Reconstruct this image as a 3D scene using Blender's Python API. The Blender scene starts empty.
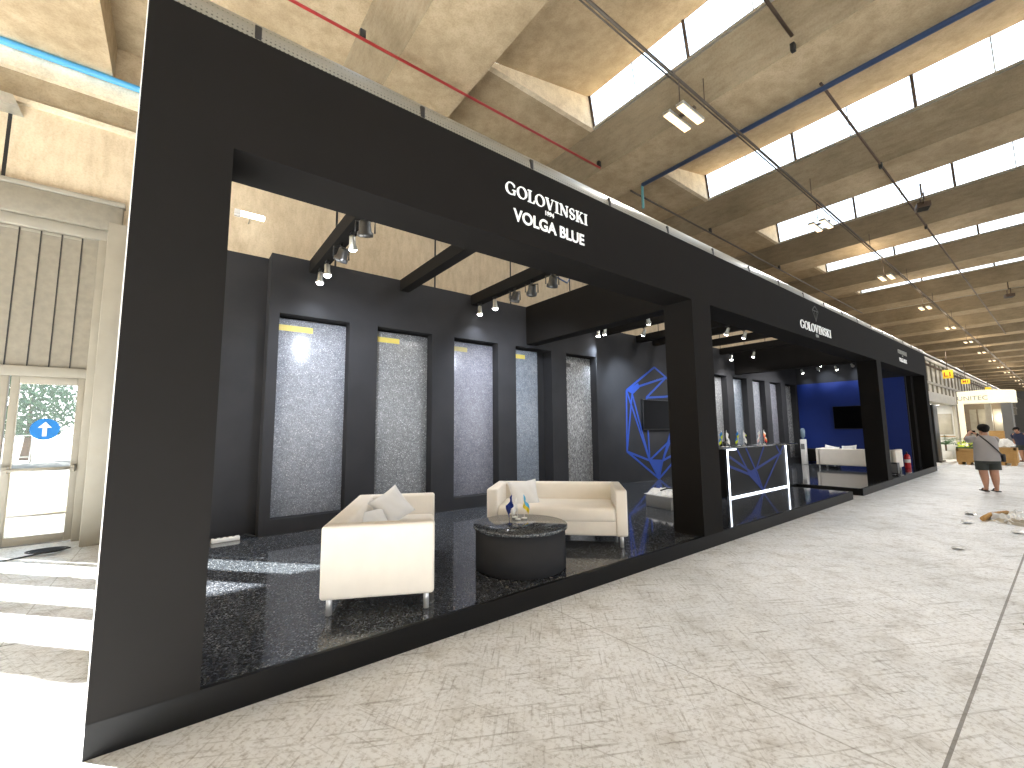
import bpy, bmesh, math, random
from mathutils import Vector, Matrix, Euler
random.seed(7)
S = bpy.context.scene
COL = S.collection
PI = math.pi
D2R = math.radians

# ------------------------------------------------------------------ materials
def _nodes(name):
    m = bpy.data.materials.new(name); m.use_nodes = True
    nt = m.node_tree
    return m, nt, nt.nodes['Principled BSDF']

def lk(nt, a, b): nt.links.new(a, b)

def coords(nt, scale=(1, 1, 1)):
    tc = nt.nodes.new('ShaderNodeTexCoord'); mp = nt.nodes.new('ShaderNodeMapping')
    mp.inputs['Scale'].default_value = scale
    lk(nt, tc.outputs['Object'], mp.inputs['Vector'])
    return mp.outputs['Vector']

def ramp(nt, fac, stops):
    r = nt.nodes.new('ShaderNodeValToRGB')
    while len(r.color_ramp.elements) < len(stops): r.color_ramp.elements.new(0.5)
    for e, (p, c) in zip(r.color_ramp.elements, stops):
        e.position = p; e.color = (c[0], c[1], c[2], 1)
    lk(nt, fac, r.inputs['Fac'])
    return r.outputs['Color']

def noise(nt, vec, scale, detail=4, rough=.55):
    n = nt.nodes.new('ShaderNodeTexNoise')
    n.inputs['Scale'].default_value = scale; n.inputs['Detail'].default_value = detail
    n.inputs['Roughness'].default_value = rough
    lk(nt, vec, n.inputs['Vector'])
    return n.outputs['Fac']

def mixc(nt, a, b, fac, mode='MIX'):
    mx = nt.nodes.new('ShaderNodeMix'); mx.data_type = 'RGBA'; mx.blend_type = mode
    for sock, v in ((mx.inputs[6], a), (mx.inputs[7], b)):
        if isinstance(v, (tuple, list)): sock.default_value = (v[0], v[1], v[2], 1)
        else: lk(nt, v, sock)
    if isinstance(fac, (int, float)): mx.inputs[0].default_value = fac
    else: lk(nt, fac, mx.inputs[0])
    return mx.outputs[2]

def bump(nt, b, h, dist, strength=.5):
    bp = nt.nodes.new('ShaderNodeBump'); bp.inputs['Distance'].default_value = dist
    bp.inputs['Strength'].default_value = strength
    lk(nt, h, bp.inputs['Height']); lk(nt, bp.outputs['Normal'], b.inputs['Normal'])

def mat(name, c, rough=.5, metal=0.0, var=.12, nscale=6, bmp=0, spec=.5, emit=None, estr=0):
    m, nt, b = _nodes(name)
    v = coords(nt); f = noise(nt, v, nscale)
    lo = tuple(x * (1 - var) for x in c); hi = tuple(min(1, x * (1 + var)) for x in c)
    lk(nt, ramp(nt, f, [(.3, lo), (.7, hi)]), b.inputs['Base Color'])
    b.inputs['Roughness'].default_value = rough; b.inputs['Metallic'].default_value = metal
    b.inputs['Specular IOR Level'].default_value = spec
    if bmp: bump(nt, b, noise(nt, v, nscale * 8), bmp)
    if emit:
        b.inputs['Emission Color'].default_value = (*emit, 1); b.inputs['Emission Strength'].default_value = estr
    return m

def concrete_floor():
    m, nt, b = _nodes('worn_concrete_floor')
    v = coords(nt)
    speck = noise(nt, v, 11, 8, .8)
    big = noise(nt, v, .55, 5, .6); mid = noise(nt, v, 3.2, 6, .65); fine = noise(nt, v, 34, 5, .7)
    c = ramp(nt, big, [(.3, (.66, .685, .70)), (.55, (.82, .845, .87)), (.75, (.88, .905, .93))])
    c = mixc(nt, c, ramp(nt, mid, [(.30, (.62, .59, .54)), (.46, (.93, .92, .90)), (.62, (1.0, 1.0, 1.0))]), .75, 'MULTIPLY')
    c = mixc(nt, c, ramp(nt, fine, [(.36, (.45, .42, .38)), (.50, (1, 1, 1))]), .55, 'MULTIPLY')
    c = mixc(nt, c, ramp(nt, speck, [(.34, (.38, .35, .31)), (.45, (1, 1, 1))]), .55, 'MULTIPLY')
    # dragged scuff streaks, two directions
    for ang, sc, am in ((.5, (1.0, 16, 1), .38), (-.85, (1.3, 22, 1), .32), (1.2, (.8, 30, 1), .25)):
        tc = nt.nodes.new('ShaderNodeTexCoord'); mp = nt.nodes.new('ShaderNodeMapping')
        mp.inputs['Rotation'].default_value = (0, 0, ang); mp2 = nt.nodes.new('ShaderNodeMapping')
        mp2.inputs['Scale'].default_value = sc
        lk(nt, tc.outputs['Object'], mp.inputs['Vector']); lk(nt, mp.outputs['Vector'], mp2.inputs['Vector'])
        s = noise(nt, mp2.outputs['Vector'], 2.2, 4, .6)
        c = mixc(nt, c, ramp(nt, s, [(.30, (.30, .28, .25)), (.43, (1, 1, 1))]), am * 1.7, 'MULTIPLY')
    # expansion joints
    sep = nt.nodes.new('ShaderNodeSeparateXYZ'); lk(nt, v, sep.inputs[0])
    def joint(sock, off, period, w):
        a = nt.nodes.new('ShaderNodeMath'); a.operation = 'SUBTRACT'; lk(nt, sock, a.inputs[0]); a.inputs[1].default_value = off - period / 2
        p = nt.nodes.new('ShaderNodeMath'); p.operation = 'FLOORED_MODULO'; lk(nt, a.outputs[0], p.inputs[0]); p.inputs[1].default_value = period
        d = nt.nodes.new('ShaderNodeMath'); d.operation = 'SUBTRACT'; lk(nt, p.outputs[0], d.inputs[0]); d.inputs[1].default_value = period / 2
        e = nt.nodes.new('ShaderNodeMath'); e.operation = 'ABSOLUTE'; lk(nt, d.outputs[0], e.inputs[0])
        g = nt.nodes.new('ShaderNodeMath'); g.operation = 'LESS_THAN'; lk(nt, e.outputs[0], g.inputs[0]); g.inputs[1].default_value = w
        return g.outputs[0]
    for s, o, p, w, am in ((sep.outputs[0], 2.63, 3.55, .005, .4), (sep.outputs[1], -2.477, 4.4, .008, .8)):
        mu = nt.nodes.new('ShaderNodeMath'); mu.operation = 'MULTIPLY'; lk(nt, joint(s, o, p, w), mu.inputs[0]); mu.inputs[1].default_value = am
        c = mixc(nt, c, (.10, .085, .065), mu.outputs[0])
    lk(nt, c, b.inputs['Base Color'])
    lk(nt, ramp(nt, mid, [(.3, (.62,) * 3), (.7, (.38,) * 3)]), b.inputs['Roughness'])
    b.inputs['Specular IOR Level'].default_value = .35
    bump(nt, b, fine, .003, .4)
    return m

def concrete(name, lo, hi, streak=(1, 1, 1), panel=0):
    m, nt, b = _nodes(name)
    v = coords(nt); vs = coords(nt, streak)
    f = noise(nt, v, .8, 6, .6); g = noise(nt, vs, 5, 5, .65); h = noise(nt, v, 40, 3, .6)
    c = ramp(nt, f, [(.3, lo), (.7, hi)])
    c = mixc(nt, c, ramp(nt, g, [(.3, (.66, .62, .56)), (.6, (1, 1, 1))]), .6, 'MULTIPLY')
    c = mixc(nt, c, ramp(nt, h, [(.35, (.75, .73, .7)), (.55, (1, 1, 1))]), .4, 'MULTIPLY')
    lk(nt, c, b.inputs['Base Color']); b.inputs['Roughness'].default_value = .85
    b.inputs['Specular IOR Level'].default_value = .2
    bump(nt, b, h, .004, .4)
    return m

def granite(name, dark, mid, light, scale=85, rough=.2, spark=.9, stretch=(1, 1, 1), spec=.5):
    m, nt, b = _nodes(name)
    v = coords(nt, stretch)
    vo = nt.nodes.new('ShaderNodeTexVoronoi'); vo.inputs['Scale'].default_value = scale
    lk(nt, v, vo.inputs['Vector'])
    bw = nt.nodes.new('ShaderNodeRGBToBW'); lk(nt, vo.outputs['Color'], bw.inputs[0])
    c = ramp(nt, bw.outputs[0], [(.12, dark), (.5, mid), (.78, light), (.93, (spark,) * 3)])
    f = noise(nt, v, 9, 6, .7)
    c = mixc(nt, c, ramp(nt, f, [(.3, (.50, .50, .52)), (.66, (.95, .95, .95))]), .7, 'MULTIPLY')
    lk(nt, c, b.inputs['Base Color']); b.inputs['Roughness'].default_value = rough
    b.inputs['Specular IOR Level'].default_value = spec
    return m

def emission(name, c, s):
    m = bpy.data.materials.new(name); m.use_nodes = True; nt = m.node_tree; nt.nodes.clear()
    o = nt.nodes.new('ShaderNodeOutputMaterial'); e = nt.nodes.new('ShaderNodeEmission')
    e.inputs['Color'].default_value = (*c, 1); e.inputs['Strength'].default_value = s
    lk(nt, e.outputs[0], o.inputs['Surface'])
    return m

def glass(name, tint=(1, 1, 1), fac=.08, rough=.02):
    m = bpy.data.materials.new(name); m.use_nodes = True; nt = m.node_tree; nt.nodes.clear()
    o = nt.nodes.new('ShaderNodeOutputMaterial'); t = nt.nodes.new('ShaderNodeBsdfTransparent')
    g = nt.nodes.new('ShaderNodeBsdfGlossy'); mx = nt.nodes.new('ShaderNodeMixShader')
    t.inputs['Color'].default_value = (*tint, 1); g.inputs['Roughness'].default_value = rough
    mx.inputs[0].default_value = fac
    lk(nt, t.outputs[0], mx.inputs[1]); lk(nt, g.outputs[0], mx.inputs[2]); lk(nt, mx.outputs[0], o.inputs['Surface'])
    return m

def fabric(name, c, bm_=.002):
    m, nt, b = _nodes(name)
    v = coords(nt); f = noise(nt, v, 5, 3); h = noise(nt, v, 260, 2)
    lk(nt, ramp(nt, f, [(.3, tuple(x * .94 for x in c)), (.7, c)]), b.inputs['Base Color'])
    b.inputs['Roughness'].default_value = .9; b.inputs['Specular IOR Level'].default_value = .2
    b.inputs['Sheen Weight'].default_value = .15
    bump(nt, b, h, bm_, .4)
    return m

K = {}
K['floor'] = concrete_floor()
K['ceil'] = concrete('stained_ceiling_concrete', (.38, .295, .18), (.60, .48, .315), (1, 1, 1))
K['flank'] = concrete('shade_toned_beam_flank', (.22, .175, .11), (.36, .295, .20), (.6, .6, 3))  # shade on the beam flanks, painted in as a darker base colour
K['wallc'] = concrete('tan_wall_concrete', (.64, .53, .37), (.70, .585, .41), (1.5, 1.5, .5))
K['ledge'] = concrete('pale_ledge_concrete', (.78, .68, .50), (.85, .75, .56))
K['girder'] = concrete('dark_girder_concrete', (.34, .27, .17), (.44, .36, .24))
K['beige'] = mat('beige_painted_metal', (.30, .275, .22), .45, .05, .07, 3)
K['shutter'] = mat('shutter_panel_metal', (.24, .215, .165), .5, .1, .10, 12)
K['black'] = mat('matte_black_paint', (.0105, .0094, .0085), .75, 0, .06, 2.5, spec=.10)
K['blackd'] = mat('charcoal_wall_paint', (.031, .031, .033), .75, 0, .10, 2.0, spec=.10)
K['plinth'] = mat('black_plinth_laminate', (.007, .0067, .0064), .45, 0, .08, 4, spec=.15)
K['gfloor'] = granite('polished_black_granite', (.010, .012, .015), (.04, .045, .052), (.13, .14, .155), 100, .07, .3, spec=.6)
K['blue'] = mat('deep_blue_paint', (.003, .024, .20), .6, 0, .05, 2)
K['blueline'] = mat('bright_blue_vinyl', (.006, .045, .30), .5, 0, .05, 3)
K['white'] = mat('white_paint', (.78, .77, .73), .5, 0, .03, 4)
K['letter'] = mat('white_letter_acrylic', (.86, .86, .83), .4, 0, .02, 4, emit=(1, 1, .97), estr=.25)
K['letterdim'] = mat('grey_letter_acrylic', (.42, .42, .40), .5, 0, .04, 4)
K['emblem'] = mat('dark_grey_emblem', (.075, .075, .07), .4, .3, .04, 4)
K['metal'] = mat('galvanised_metal', (.52, .52, .48), .35, .75, .1, 18)
K['dkhead'] = mat('dark_silver_housing', (.10, .10, .10), .3, .7, .1, 10)
K['chrome'] = mat('chrome_tube', (.75, .75, .75), .38, .6, .03, 5)
K['dkmetal'] = mat('dark_pipe_metal', (.10, .07, .05), .5, .5, .15, 10)
K['rail'] = mat('grey_conduit', (.085, .07, .055), .5, .3, .1, 10)
K['redpipe'] = mat('red_pipe_paint', (.42, .035, .03), .4, 0, .1, 6)
K['bluepipe'] = mat('blue_pipe_paint', (.08, .34, .62), .35, 0, .06, 6)
K['navypipe'] = mat('navy_pipe_paint', (.03, .06, .14), .4, 0, .08, 6)
K['teal'] = mat('teal_paint', (.16, .40, .42), .4, 0, .06, 6)
K['cream'] = fabric('cream_sofa_fabric', (.82, .765, .675))
K['pillow'] = fabric('pale_grey_cushion_fabric', (.72, .715, .70))
K['led'] = emission('led_strip_light', (.93, .97, 1), 5)
K['lens'] = emission('spot_lens_glow', (1, .95, .86), 30)
K['bay'] = emission('bay_tube_glow', (1, .76, .44), 2.6)
K['tube'] = emission('fluorescent_tube_glow', (1, .95, .85), 9)
K['skyglass'] = glass('rooflight_glass', (.97, .99, 1), .04, .2)
K['glass'] = glass('clear_door_glass', (.96, .98, .97), .05)
K['screen'] = mat('television_screen', (.002, .002, .0025), .3, 0, .02, 3, spec=.04)
K['plastic'] = mat('black_plastic', (.009, .009, .009), .45, 0, .08, 8)
K['yellow'] = mat('yellow_sticker', (.62, .50, .10), .5, 0, .05, 20)
K['yelsign'] = mat('yellow_sign_face', (.85, .60, .03), .5, 0, .03, 5, emit=(.9, .6, .02), estr=.25)
K['red'] = mat('red_enamel', (.50, .012, .016), .3, 0, .05, 5)
K['redtext'] = mat('red_sign_lettering', (.45, .02, .01), .5, 0, .03, 5)
K['wood'] = concrete('plywood_crate', (.42, .25, .09), (.56, .35, .14), (1, 1, 12))
K['leaf'] = mat('palm_leaf_green', (.035, .10, .02), .5, 0, .25, 8)
K['treeleaf'] = mat('tree_leaf_green', (.06, .12, .055), .7, 0, .3, 3)
K['bark'] = mat('bark', (.14, .09, .05), .8, 0, .2, 12)
K['pale'] = concrete('pale_outdoor_paving', (.085, .082, .075), (.12, .117, .11))
K['stone'] = mat('kerb_stone', (.42, .41, .38), .8, 0, .1, 6)
K['skin'] = mat('skin', (.42, .22, .135), .55, 0, .06, 8)
K['hair'] = mat('black_hair', (.008, .007, .006), .7, 0, .2, 30, spec=.15)
K['tshirt'] = fabric('grey_tshirt', (.33, .31, .30))
K['shorts'] = fabric('dark_shorts', (.045, .05, .045))
K['navy'] = fabric('navy_shirt', (.03, .035, .07))
K['polybag'] = mat('crumpled_plastic_sheet', (.72, .72, .70), .25, 0, .12, 9)
K['ltwall'] = mat('pale_neighbour_wall', (.50, .46, .37), .6, 0, .04, 2)
K['beigeart'] = mat('beige_stone_panel', (.42, .38, .30), .4, 0, .12, 4)
K['brown'] = mat('brown_stone_panel', (.28, .22, .16), .4, 0, .12, 4)
K['kiosk'] = mat('lit_cream_acrylic', (.85, .80, .60), .4, 0, .03, 2, emit=(1, .93, .68), estr=.55)
K['grey'] = mat('grey_panel', (.17, .17, .165), .5, 0, .05, 4)
FL = {}
for n, c in (('navy', (.006, .03, .25)), ('blue', (.01, .16, .48)), ('sky', (.12, .45, .72)), ('yellow', (.80, .62, .02)), ('lime', (.58, .68, .02)),
             ('white', (.80, .80, .78)), ('red', (.65, .03, .03)), ('orange', (.85, .30, .03)), ('pink', (.80, .55, .52))):
    FL[n] = mat('flag_cloth_' + n, c, .7, 0, .05, 30)

# ------------------------------------------------------------------ mesh helpers
class MB:
    def __init__(s): s.bm = bmesh.new(); s.mats = []
    def mi(s, m):
        if m not in s.mats: s.mats.append(m)
        return s.mats.index(m)
    def _fin(s, faces, m, smooth=False):
        i = s.mi(m)
        for f in faces: f.material_index = i; f.smooth = smooth
    def box(s, x0, x1, y0, y1, z0, z1, m, bev=0, seg=2, rot=None, piv=None):
        t = bmesh.new()
        bmesh.ops.create_cube(t, size=1)
        for v in t.verts: v.co = Vector(((v.co.x + .5) * (x1 - x0) + x0, (v.co.y + .5) * (y1 - y0) + y0, (v.co.z + .5) * (z1 - z0) + z0))
        if bev: bmesh.ops.bevel(t, geom=t.edges[:], offset=bev, segments=seg, affect='EDGES', profile=.5)
        if rot is not None:
            p = Vector(piv if piv else ((x0 + x1) / 2, (y0 + y1) / 2, (z0 + z1) / 2))
            R = Euler(rot).to_matrix()
            for v in t.verts: v.co = R @ (v.co - p) + p
        s._merge(t, m, bool(bev))
        return s
    def _merge(s, t, m, smooth=False):
        vm = {v: s.bm.verts.new(v.co) for v in t.verts}
        i = s.mi(m)
        for f in t.faces:
            try: g = s.bm.faces.new([vm[v] for v in f.verts])
            except ValueError: continue
            g.material_index = i; g.smooth = smooth
        t.free()
    def tube(s, pts, r, m, n=10, cap=True, radii=None):
        pts = [Vector(p) for p in pts]; rings = []
        prev = None
        for i, p in enumerate(pts):
            a = pts[max(i - 1, 0)]; b = pts[min(i + 1, len(pts) - 1)]
            d = (b - a).normalized()
            if prev is None:
                u = d.orthogonal().normalized()
            else:
                u = (prev - d * prev.dot(d)).normalized()
            prev = u; w = d.cross(u); rr = radii[i] if radii else r
            rings.append([s.bm.verts.new(p + (u * math.cos(2 * PI * k / n) + w * math.sin(2 * PI * k / n)) * rr) for k in range(n)])
        fs = []
        for a, b in zip(rings, rings[1:]):
            for k in range(n): fs.append(s.bm.faces.new((a[k], a[(k + 1) % n], b[(k + 1) % n], b[k])))
        s._fin(fs, m, True)
        if cap:
            c = [s.bm.faces.new(rings[0][::-1]), s.bm.faces.new(rings[-1])]; s._fin(c, m)
        return s
    def lathe(s, prof, m, c=(0, 0, 0), n=32, smooth=True, axis=None):
        # prof: (r, z) list; axis: optional matrix
        rings = []
        M_ = axis if axis is not None else Matrix.Identity(3)
        C = Vector(c)
        for r, z in prof:
            if r < 1e-6: rings.append([s.bm.verts.new(C + M_ @ Vector((0, 0, z)))])
            else: rings.append([s.bm.verts.new(C + M_ @ Vector((r * math.cos(2 * PI * k / n), r * math.sin(2 * PI * k / n), z))) for k in range(n)])
        fs = []
        for a, b in zip(rings, rings[1:]):
            for k in range(n):
                q = (k + 1) % n
                if len(a) == 1 and len(b) == 1: break
                if len(a) == 1: fs.append(s.bm.faces.new((a[0], b[q], b[k])))
                elif len(b) == 1: fs.append(s.bm.faces.new((a[k], a[q], b[0])))
                else: fs.append(s.bm.faces.new((a[k], a[q], b[q], b[k])))
        if len(rings[0]) > 1: fs.append(s.bm.faces.new(rings[0][::-1]))
        if len(rings[-1]) > 1: fs.append(s.bm.faces.new(rings[-1]))
        s._fin(fs, m, smooth)
        return s
    def poly(s, pts, m, smooth=False):
        f = s.bm.faces.new([s.bm.verts.new(p) for p in pts]); s._fin([f], m, smooth)
        return s
    def prism(s, pts, off, m):
        off = Vector(off); a = [s.bm.verts.new(p) for p in pts]; b = [s.bm.verts.new(Vector(p) + off) for p in pts]
        n = len(pts); fs = [s.bm.faces.new(a), s.bm.faces.new(b[::-1])]
        for k in range(n): fs.append(s.bm.faces.new((a[k], b[k], b[(k + 1) % n], a[(k + 1) % n])))
        s._fin(fs, m)
        return s
    def grid(s, fn, nu, nv, m, smooth=True):
        vs = [[s.bm.verts.new(fn(i / nu, j / nv)) for j in range(nv + 1)] for i in range(nu + 1)]
        fs = [s.bm.faces.new((vs[i][j], vs[i + 1][j], vs[i + 1][j + 1], vs[i][j + 1])) for i in range(nu) for j in range(nv)]
        s._fin(fs, m, smooth)
        return s
    def ball(s, c, r, m, sc=(1, 1, 1), n=2):
        t = bmesh.new(); bmesh.ops.create_icosphere(t, subdivisions=n, radius=r)
        for v in t.verts: v.co = Vector((v.co.x * sc[0], v.co.y * sc[1], v.co.z * sc[2])) + Vector(c)
        s._merge(t, m, True)
        return s
    def build(s, name, parent=None, recalc=True):
        if recalc: bmesh.ops.recalc_face_normals(s.bm, faces=s.bm.faces[:])
        me = bpy.data.meshes.new(name); s.bm.to_mesh(me); s.bm.free()
        for m in s.mats: me.materials.append(m)
        o = bpy.data.objects.new(name, me); COL.objects.link(o)
        if parent: o.parent = parent
        return o

def tag(o, label, cat, group=None, kind=None):
    o['label'] = label; o['category'] = cat
    if group: o['group'] = group
    if kind: o['kind'] = kind
    return o
def thing(name, label, cat, loc=(0, 0, 0), rz=0, group=None):
    o = bpy.data.objects.new(name, None); COL.objects.link(o)
    o.location = loc; o.rotation_euler = (0, 0, rz); o.empty_display_size = .1
    return tag(o, label, cat, group)
def struct(o): o['kind'] = 'structure'; return o
def kids(o): return [c for c in bpy.data.objects if c.parent == o]
def dup(o, label=None, loc=None, rz=None, group=None):
    r = o.copy(); COL.objects.link(r)
    if label: r['label'] = label
    if group: r['group'] = group
    if loc is not None: r.location = loc
    if rz is not None: r.rotation_euler = (0, 0, rz)
    for c in kids(o):
        d = c.copy(); COL.objects.link(d); d.parent = r
        for e in kids(c):
            g = e.copy(); COL.objects.link(g); g.parent = d
    return r
def skin_mesh(name, verts, edges, radii, m, parent=None, sub=2, root=0):
    me = bpy.data.meshes.new(name); me.from_pydata([tuple(v) for v in verts], edges, [])
    o = bpy.data.objects.new(name, me); COL.objects.link(o)
    o.modifiers.new('s', 'SKIN')
    for i, sv in enumerate(me.skin_vertices[0].data):
        r = radii[i]; sv.radius = (r, r) if isinstance(r, (int, float)) else r
        sv.use_root = (i == root)
    o.modifiers.new('u', 'SUBSURF').levels = sub
    dg = bpy.context.evaluated_depsgraph_get(); dg.update()
    new = bpy.data.meshes.new_from_object(o.evaluated_get(dg))
    o.modifiers.clear(); o.data = new
    new.materials.clear(); new.materials.append(m)
    for p in new.polygons: p.use_smooth = True
    if parent: o.parent = parent
    return o
def text_mesh(name, txt, size, m, mw, parent=None, ext=.008, bold=0, align='LEFT', sx=1):
    cu = bpy.data.curves.new(name, 'FONT'); cu.body = txt; cu.size = size; cu.extrude = ext; cu.offset = bold; cu.align_x = align
    o = bpy.data.objects.new(name, cu); COL.objects.link(o)
    dg = bpy.context.evaluated_depsgraph_get(); dg.update()
    me = bpy.data.meshes.new_from_object(o.evaluated_get(dg)); COL.objects.unlink(o); bpy.data.objects.remove(o)
    me.transform(Matrix.Diagonal((sx, 1, 1, 1))); me.transform(mw)
    me.materials.clear(); me.materials.append(m)
    r = bpy.data.objects.new(name, me); COL.objects.link(r)
    if parent: r.parent = parent
    return r

# ------------------------------------------------------------------ serif lettering (own outlines)
def stroke(pts, w):
    """ribbon polygons along pts with per-point widths"""
    out = []
    n = len(pts)
    L = []; R = []
    for i in range(n):
        a = Vector(pts[max(i - 1, 0)]); b = Vector(pts[min(i + 1, n - 1)]); d = (b - a).normalized(); nn = Vector((-d.y, d.x))
        ww = (w[i] if isinstance(w, (list, tuple)) else w) / 2
        L.append(Vector(pts[i]) + nn * ww); R.append(Vector(pts[i]) - nn * ww)
    for i in range(n - 1): out.append([L[i], L[i + 1], R[i + 1], R[i]])
    return out
def rect(x0, x1, y0, y1): return [[Vector((x0, y0)), Vector((x1, y0)), Vector((x1, y1)), Vector((x0, y1))]]
TK, TN, SF = .15, .05, .045
def ring(a0, a1, cx=.40, rx=.36, n=24):
    p = []; w = []
    for k in range(n + 1):
        a = a0 + (a1 - a0) * k / n
        p.append((cx + rx * math.cos(a), .5 + .475 * math.sin(a))); w.append(TN + (TK - TN) * abs(math.cos(a)) ** 1.3)
    return stroke(p, w)
def glyph(c):
    if c == 'O': return ring(0, 2 * PI), .82
    if c == 'G': return ring(D2R(38), D2R(330)) + rect(.62, .74, .05, .44) + rect(.52, .82, .40, .40 + SF) + rect(.66, .72, .68, .86), .86
    if c == 'I': return rect(.10, .10 + TK, 0, 1) + rect(0, .35, 0, SF) + rect(0, .35, 1 - SF, 1), .38
    if c == 'L': return rect(.10, .10 + TK, 0, 1) + rect(0, .35, 1 - SF, 1) + rect(0, .58, 0, SF) + rect(.53, .58, 0, .26), .62
    if c == 'V': return stroke([(.14, 1), (.43, .02)], TK) + stroke([(.70, 1), (.43, .02)], TN) + rect(0, .30, 1 - SF, 1) + rect(.56, .84, 1 - SF, 1), .84
    if c == 'N': return rect(.12, .12 + TN, 0, 1) + stroke([(.12, 1), (.72, .02)], TK) + rect(.70, .70 + TN, 0, 1) + rect(0, .26, 0, SF) + rect(.60, .86, 1 - SF, 1) + rect(0, .2, 1 - SF, 1), .88
    if c == 'K': return rect(.10, .10 + TK, 0, 1) + rect(0, .35, 0, SF) + rect(0, .35, 1 - SF, 1) + stroke([(.25, .42), (.64, .98)], TN) + stroke([(.34, .56), (.68, .02)], TK) + rect(.50, .76, 1 - SF, 1) + rect(.54, .82, 0, SF), .82
    if c == 'S':
        p = []; w = []
        for k in range(13):
            a = D2R(30) + D2R(225) * k / 12; p.append((.30 + .21 * math.cos(a), .745 + .225 * math.sin(a))); w.append(TN + (TK - TN) * (k / 12) ** 1.2)
        for k in range(1, 13):
            a = D2R(75) - D2R(225) * k / 12; p.append((.30 + .23 * math.cos(a), .265 + .235 * math.sin(a))); w.append(TK - (TK - TN) * (k / 12) ** 1.2)
        return stroke(p, w) + rect(.46, .51, .72, .94) + rect(.07, .12, .08, .30), .60
def serif_word(name, word, x0, x1, z0, h, y, m, parent, depth=.012):
    gl = [glyph(c) for c in word]; gap = .07
    tot = sum(g[1] for g in gl) + gap * (len(word) - 1)
    sx = (x1 - x0) / tot; cx = x0; mb = MB()
    for polys, adv in gl:
        for P in polys:
            mb.prism([(cx + p.x * sx, y, z0 + p.y * h) for p in P], (0, -depth, 0), m)
        cx += (adv + gap) * sx
    return mb.build(name, parent)

FACE = Matrix.Rotation(PI / 2, 4, 'X')          # text lying in XZ, facing -Y
def at_front(x, y, z): return Matrix.Translation((x, y, z)) @ FACE

# ------------------------------------------------------------------ camera
f_px, yaw, pit, rol = 431.656, .659042, .1068001, -.010103
fw = Vector((math.sin(yaw) * math.cos(pit), math.cos(yaw) * math.cos(pit), math.sin(pit)))
rt = Vector((math.cos(yaw), -math.sin(yaw), 0)); up = rt.cross(fw)
rt2 = rt * math.cos(rol) + up * math.sin(rol); up2 = -rt * math.sin(rol) + up * math.cos(rol)
cam = bpy.data.cameras.new('camera'); co = bpy.data.objects.new('camera', cam); COL.objects.link(co)
cam.sensor_width = 36; cam.lens = f_px / 1024 * 36; cam.clip_end = 400; cam.clip_start = .05
co.matrix_world = Matrix(((rt2.x, up2.x, -fw.x, 0), (rt2.y, up2.y, -fw.y, -2.96575), (rt2.z, up2.z, -fw.z, 1.518), (0, 0, 0, 1)))
S.camera = co

# ------------------------------------------------------------------ hall shell
YB = 5.98                    # inner face of the hall's rear wall
XE = 112.0
struct(MB().box(-14, XE, -24, YB + .05, -.1, 0, K['floor']).build('floor'))

# rear wall with openings: doors at x<-1.1 ; solid above 2.42 ; tall loading opening far left
w = MB()
w.box(-1.00, XE, YB, YB + .3, 0, 6.31, K['wallc'])
w.box(-6.9, -1.00, YB, YB + .3, 5.13, 6.31, K['wallc'])
w.box(-14, -6.9, YB, YB + .3, 5.13, 6.31, K['wallc'])
for k in range(44):          # vertical panel joints as thin dark recess strips
    x = -2.15 + 2.265 * k
    w.box(x - .02, x + .02, YB - .006, YB + .02, 0 if x > 0 else 5.13, 6.30, K['plastic'])
struct(w.build('wall_back'))
struct(MB().box(XE, XE + .3, -24, YB + .3, 0, 9, K['grey']).build('wall_end'))
g = MB()
g.box(-14, XE, YB - .07, YB + .3, 6.31, 6.38, K['ledge'])
g.box(-14, XE, YB, YB + .3, 6.38, 6.79, K['girder'])
g.box(-14, XE, YB - .10, YB + .3, 6.79, 7.06, K['ledge'])
g.box(-14, XE, YB - .04, YB + .3, 7.06, 7.8, K['ceil'])
struct(g.build('trim_1'))

# roof: concrete beams along Y, shed roofs with a glazed upstand between them
P = 4.65; ZB, ZS, ZG = 7.13, 7.73, 8.40; YE = 2.58; YF = -24
rf = MB(); gl = MB(); gm = MB()
nb = 27
for k in range(-3, nb):
    e = 3.54 + P * k                      # right edge of beam soffit
    c = e - 1.2                           # left edge of soffit
    gx = e + 3.00                         # glass foot (top of the next beam's flank)
    cn = e + P - 1.2
    # soffit beam body
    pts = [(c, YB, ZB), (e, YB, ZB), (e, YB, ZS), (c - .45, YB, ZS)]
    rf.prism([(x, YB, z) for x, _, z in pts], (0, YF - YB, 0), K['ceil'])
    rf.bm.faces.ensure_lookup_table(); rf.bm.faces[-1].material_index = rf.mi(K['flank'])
    # flat slab near the rear wall
    rf.box(e - .05, gx + .1, YE + .1, YB, ZS, ZS + .15, K['ceil'])
    # end cheek of the rooflight
    rf.prism([(e, YE, ZS), (gx, YE, ZS), (gx - .13, YE, ZG), (gx - .3, YE, ZG)], (0, .1, 0), K['ledge'])
    # rising shed slab
    rf.prism([(e - .05, YE, ZS), (gx - .13, YE, ZG), (gx - .13, YE, ZG + .15), (e - .05, YE, ZS + .15)], (0, YF - YE, 0), K['ceil'])
    # mullions
    y = YE - .02
    i = 0
    while y > YF:
        gm.tube([(gx - .02, y, ZS), (gx - .15, y, ZG)], .028 if i % 2 == 0 else .010, K['dkmetal'] if i % 2 == 0 else K['metal'], 6)
        y -= 1.05; i += 1
    gm.box(gx - .05, gx + .03, YF, YE, ZS - .01, ZS + .035, K['metal'])
    gl.poly([(gx, YF, ZS), (gx, YE, ZS), (gx - .13, YE, ZG), (gx - .13, YF, ZG)], K['skyglass'])
struct(rf.build('ceiling')); struct(gl.build('window_1', recalc=False)); struct(gm.build('trim_2'))

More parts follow.
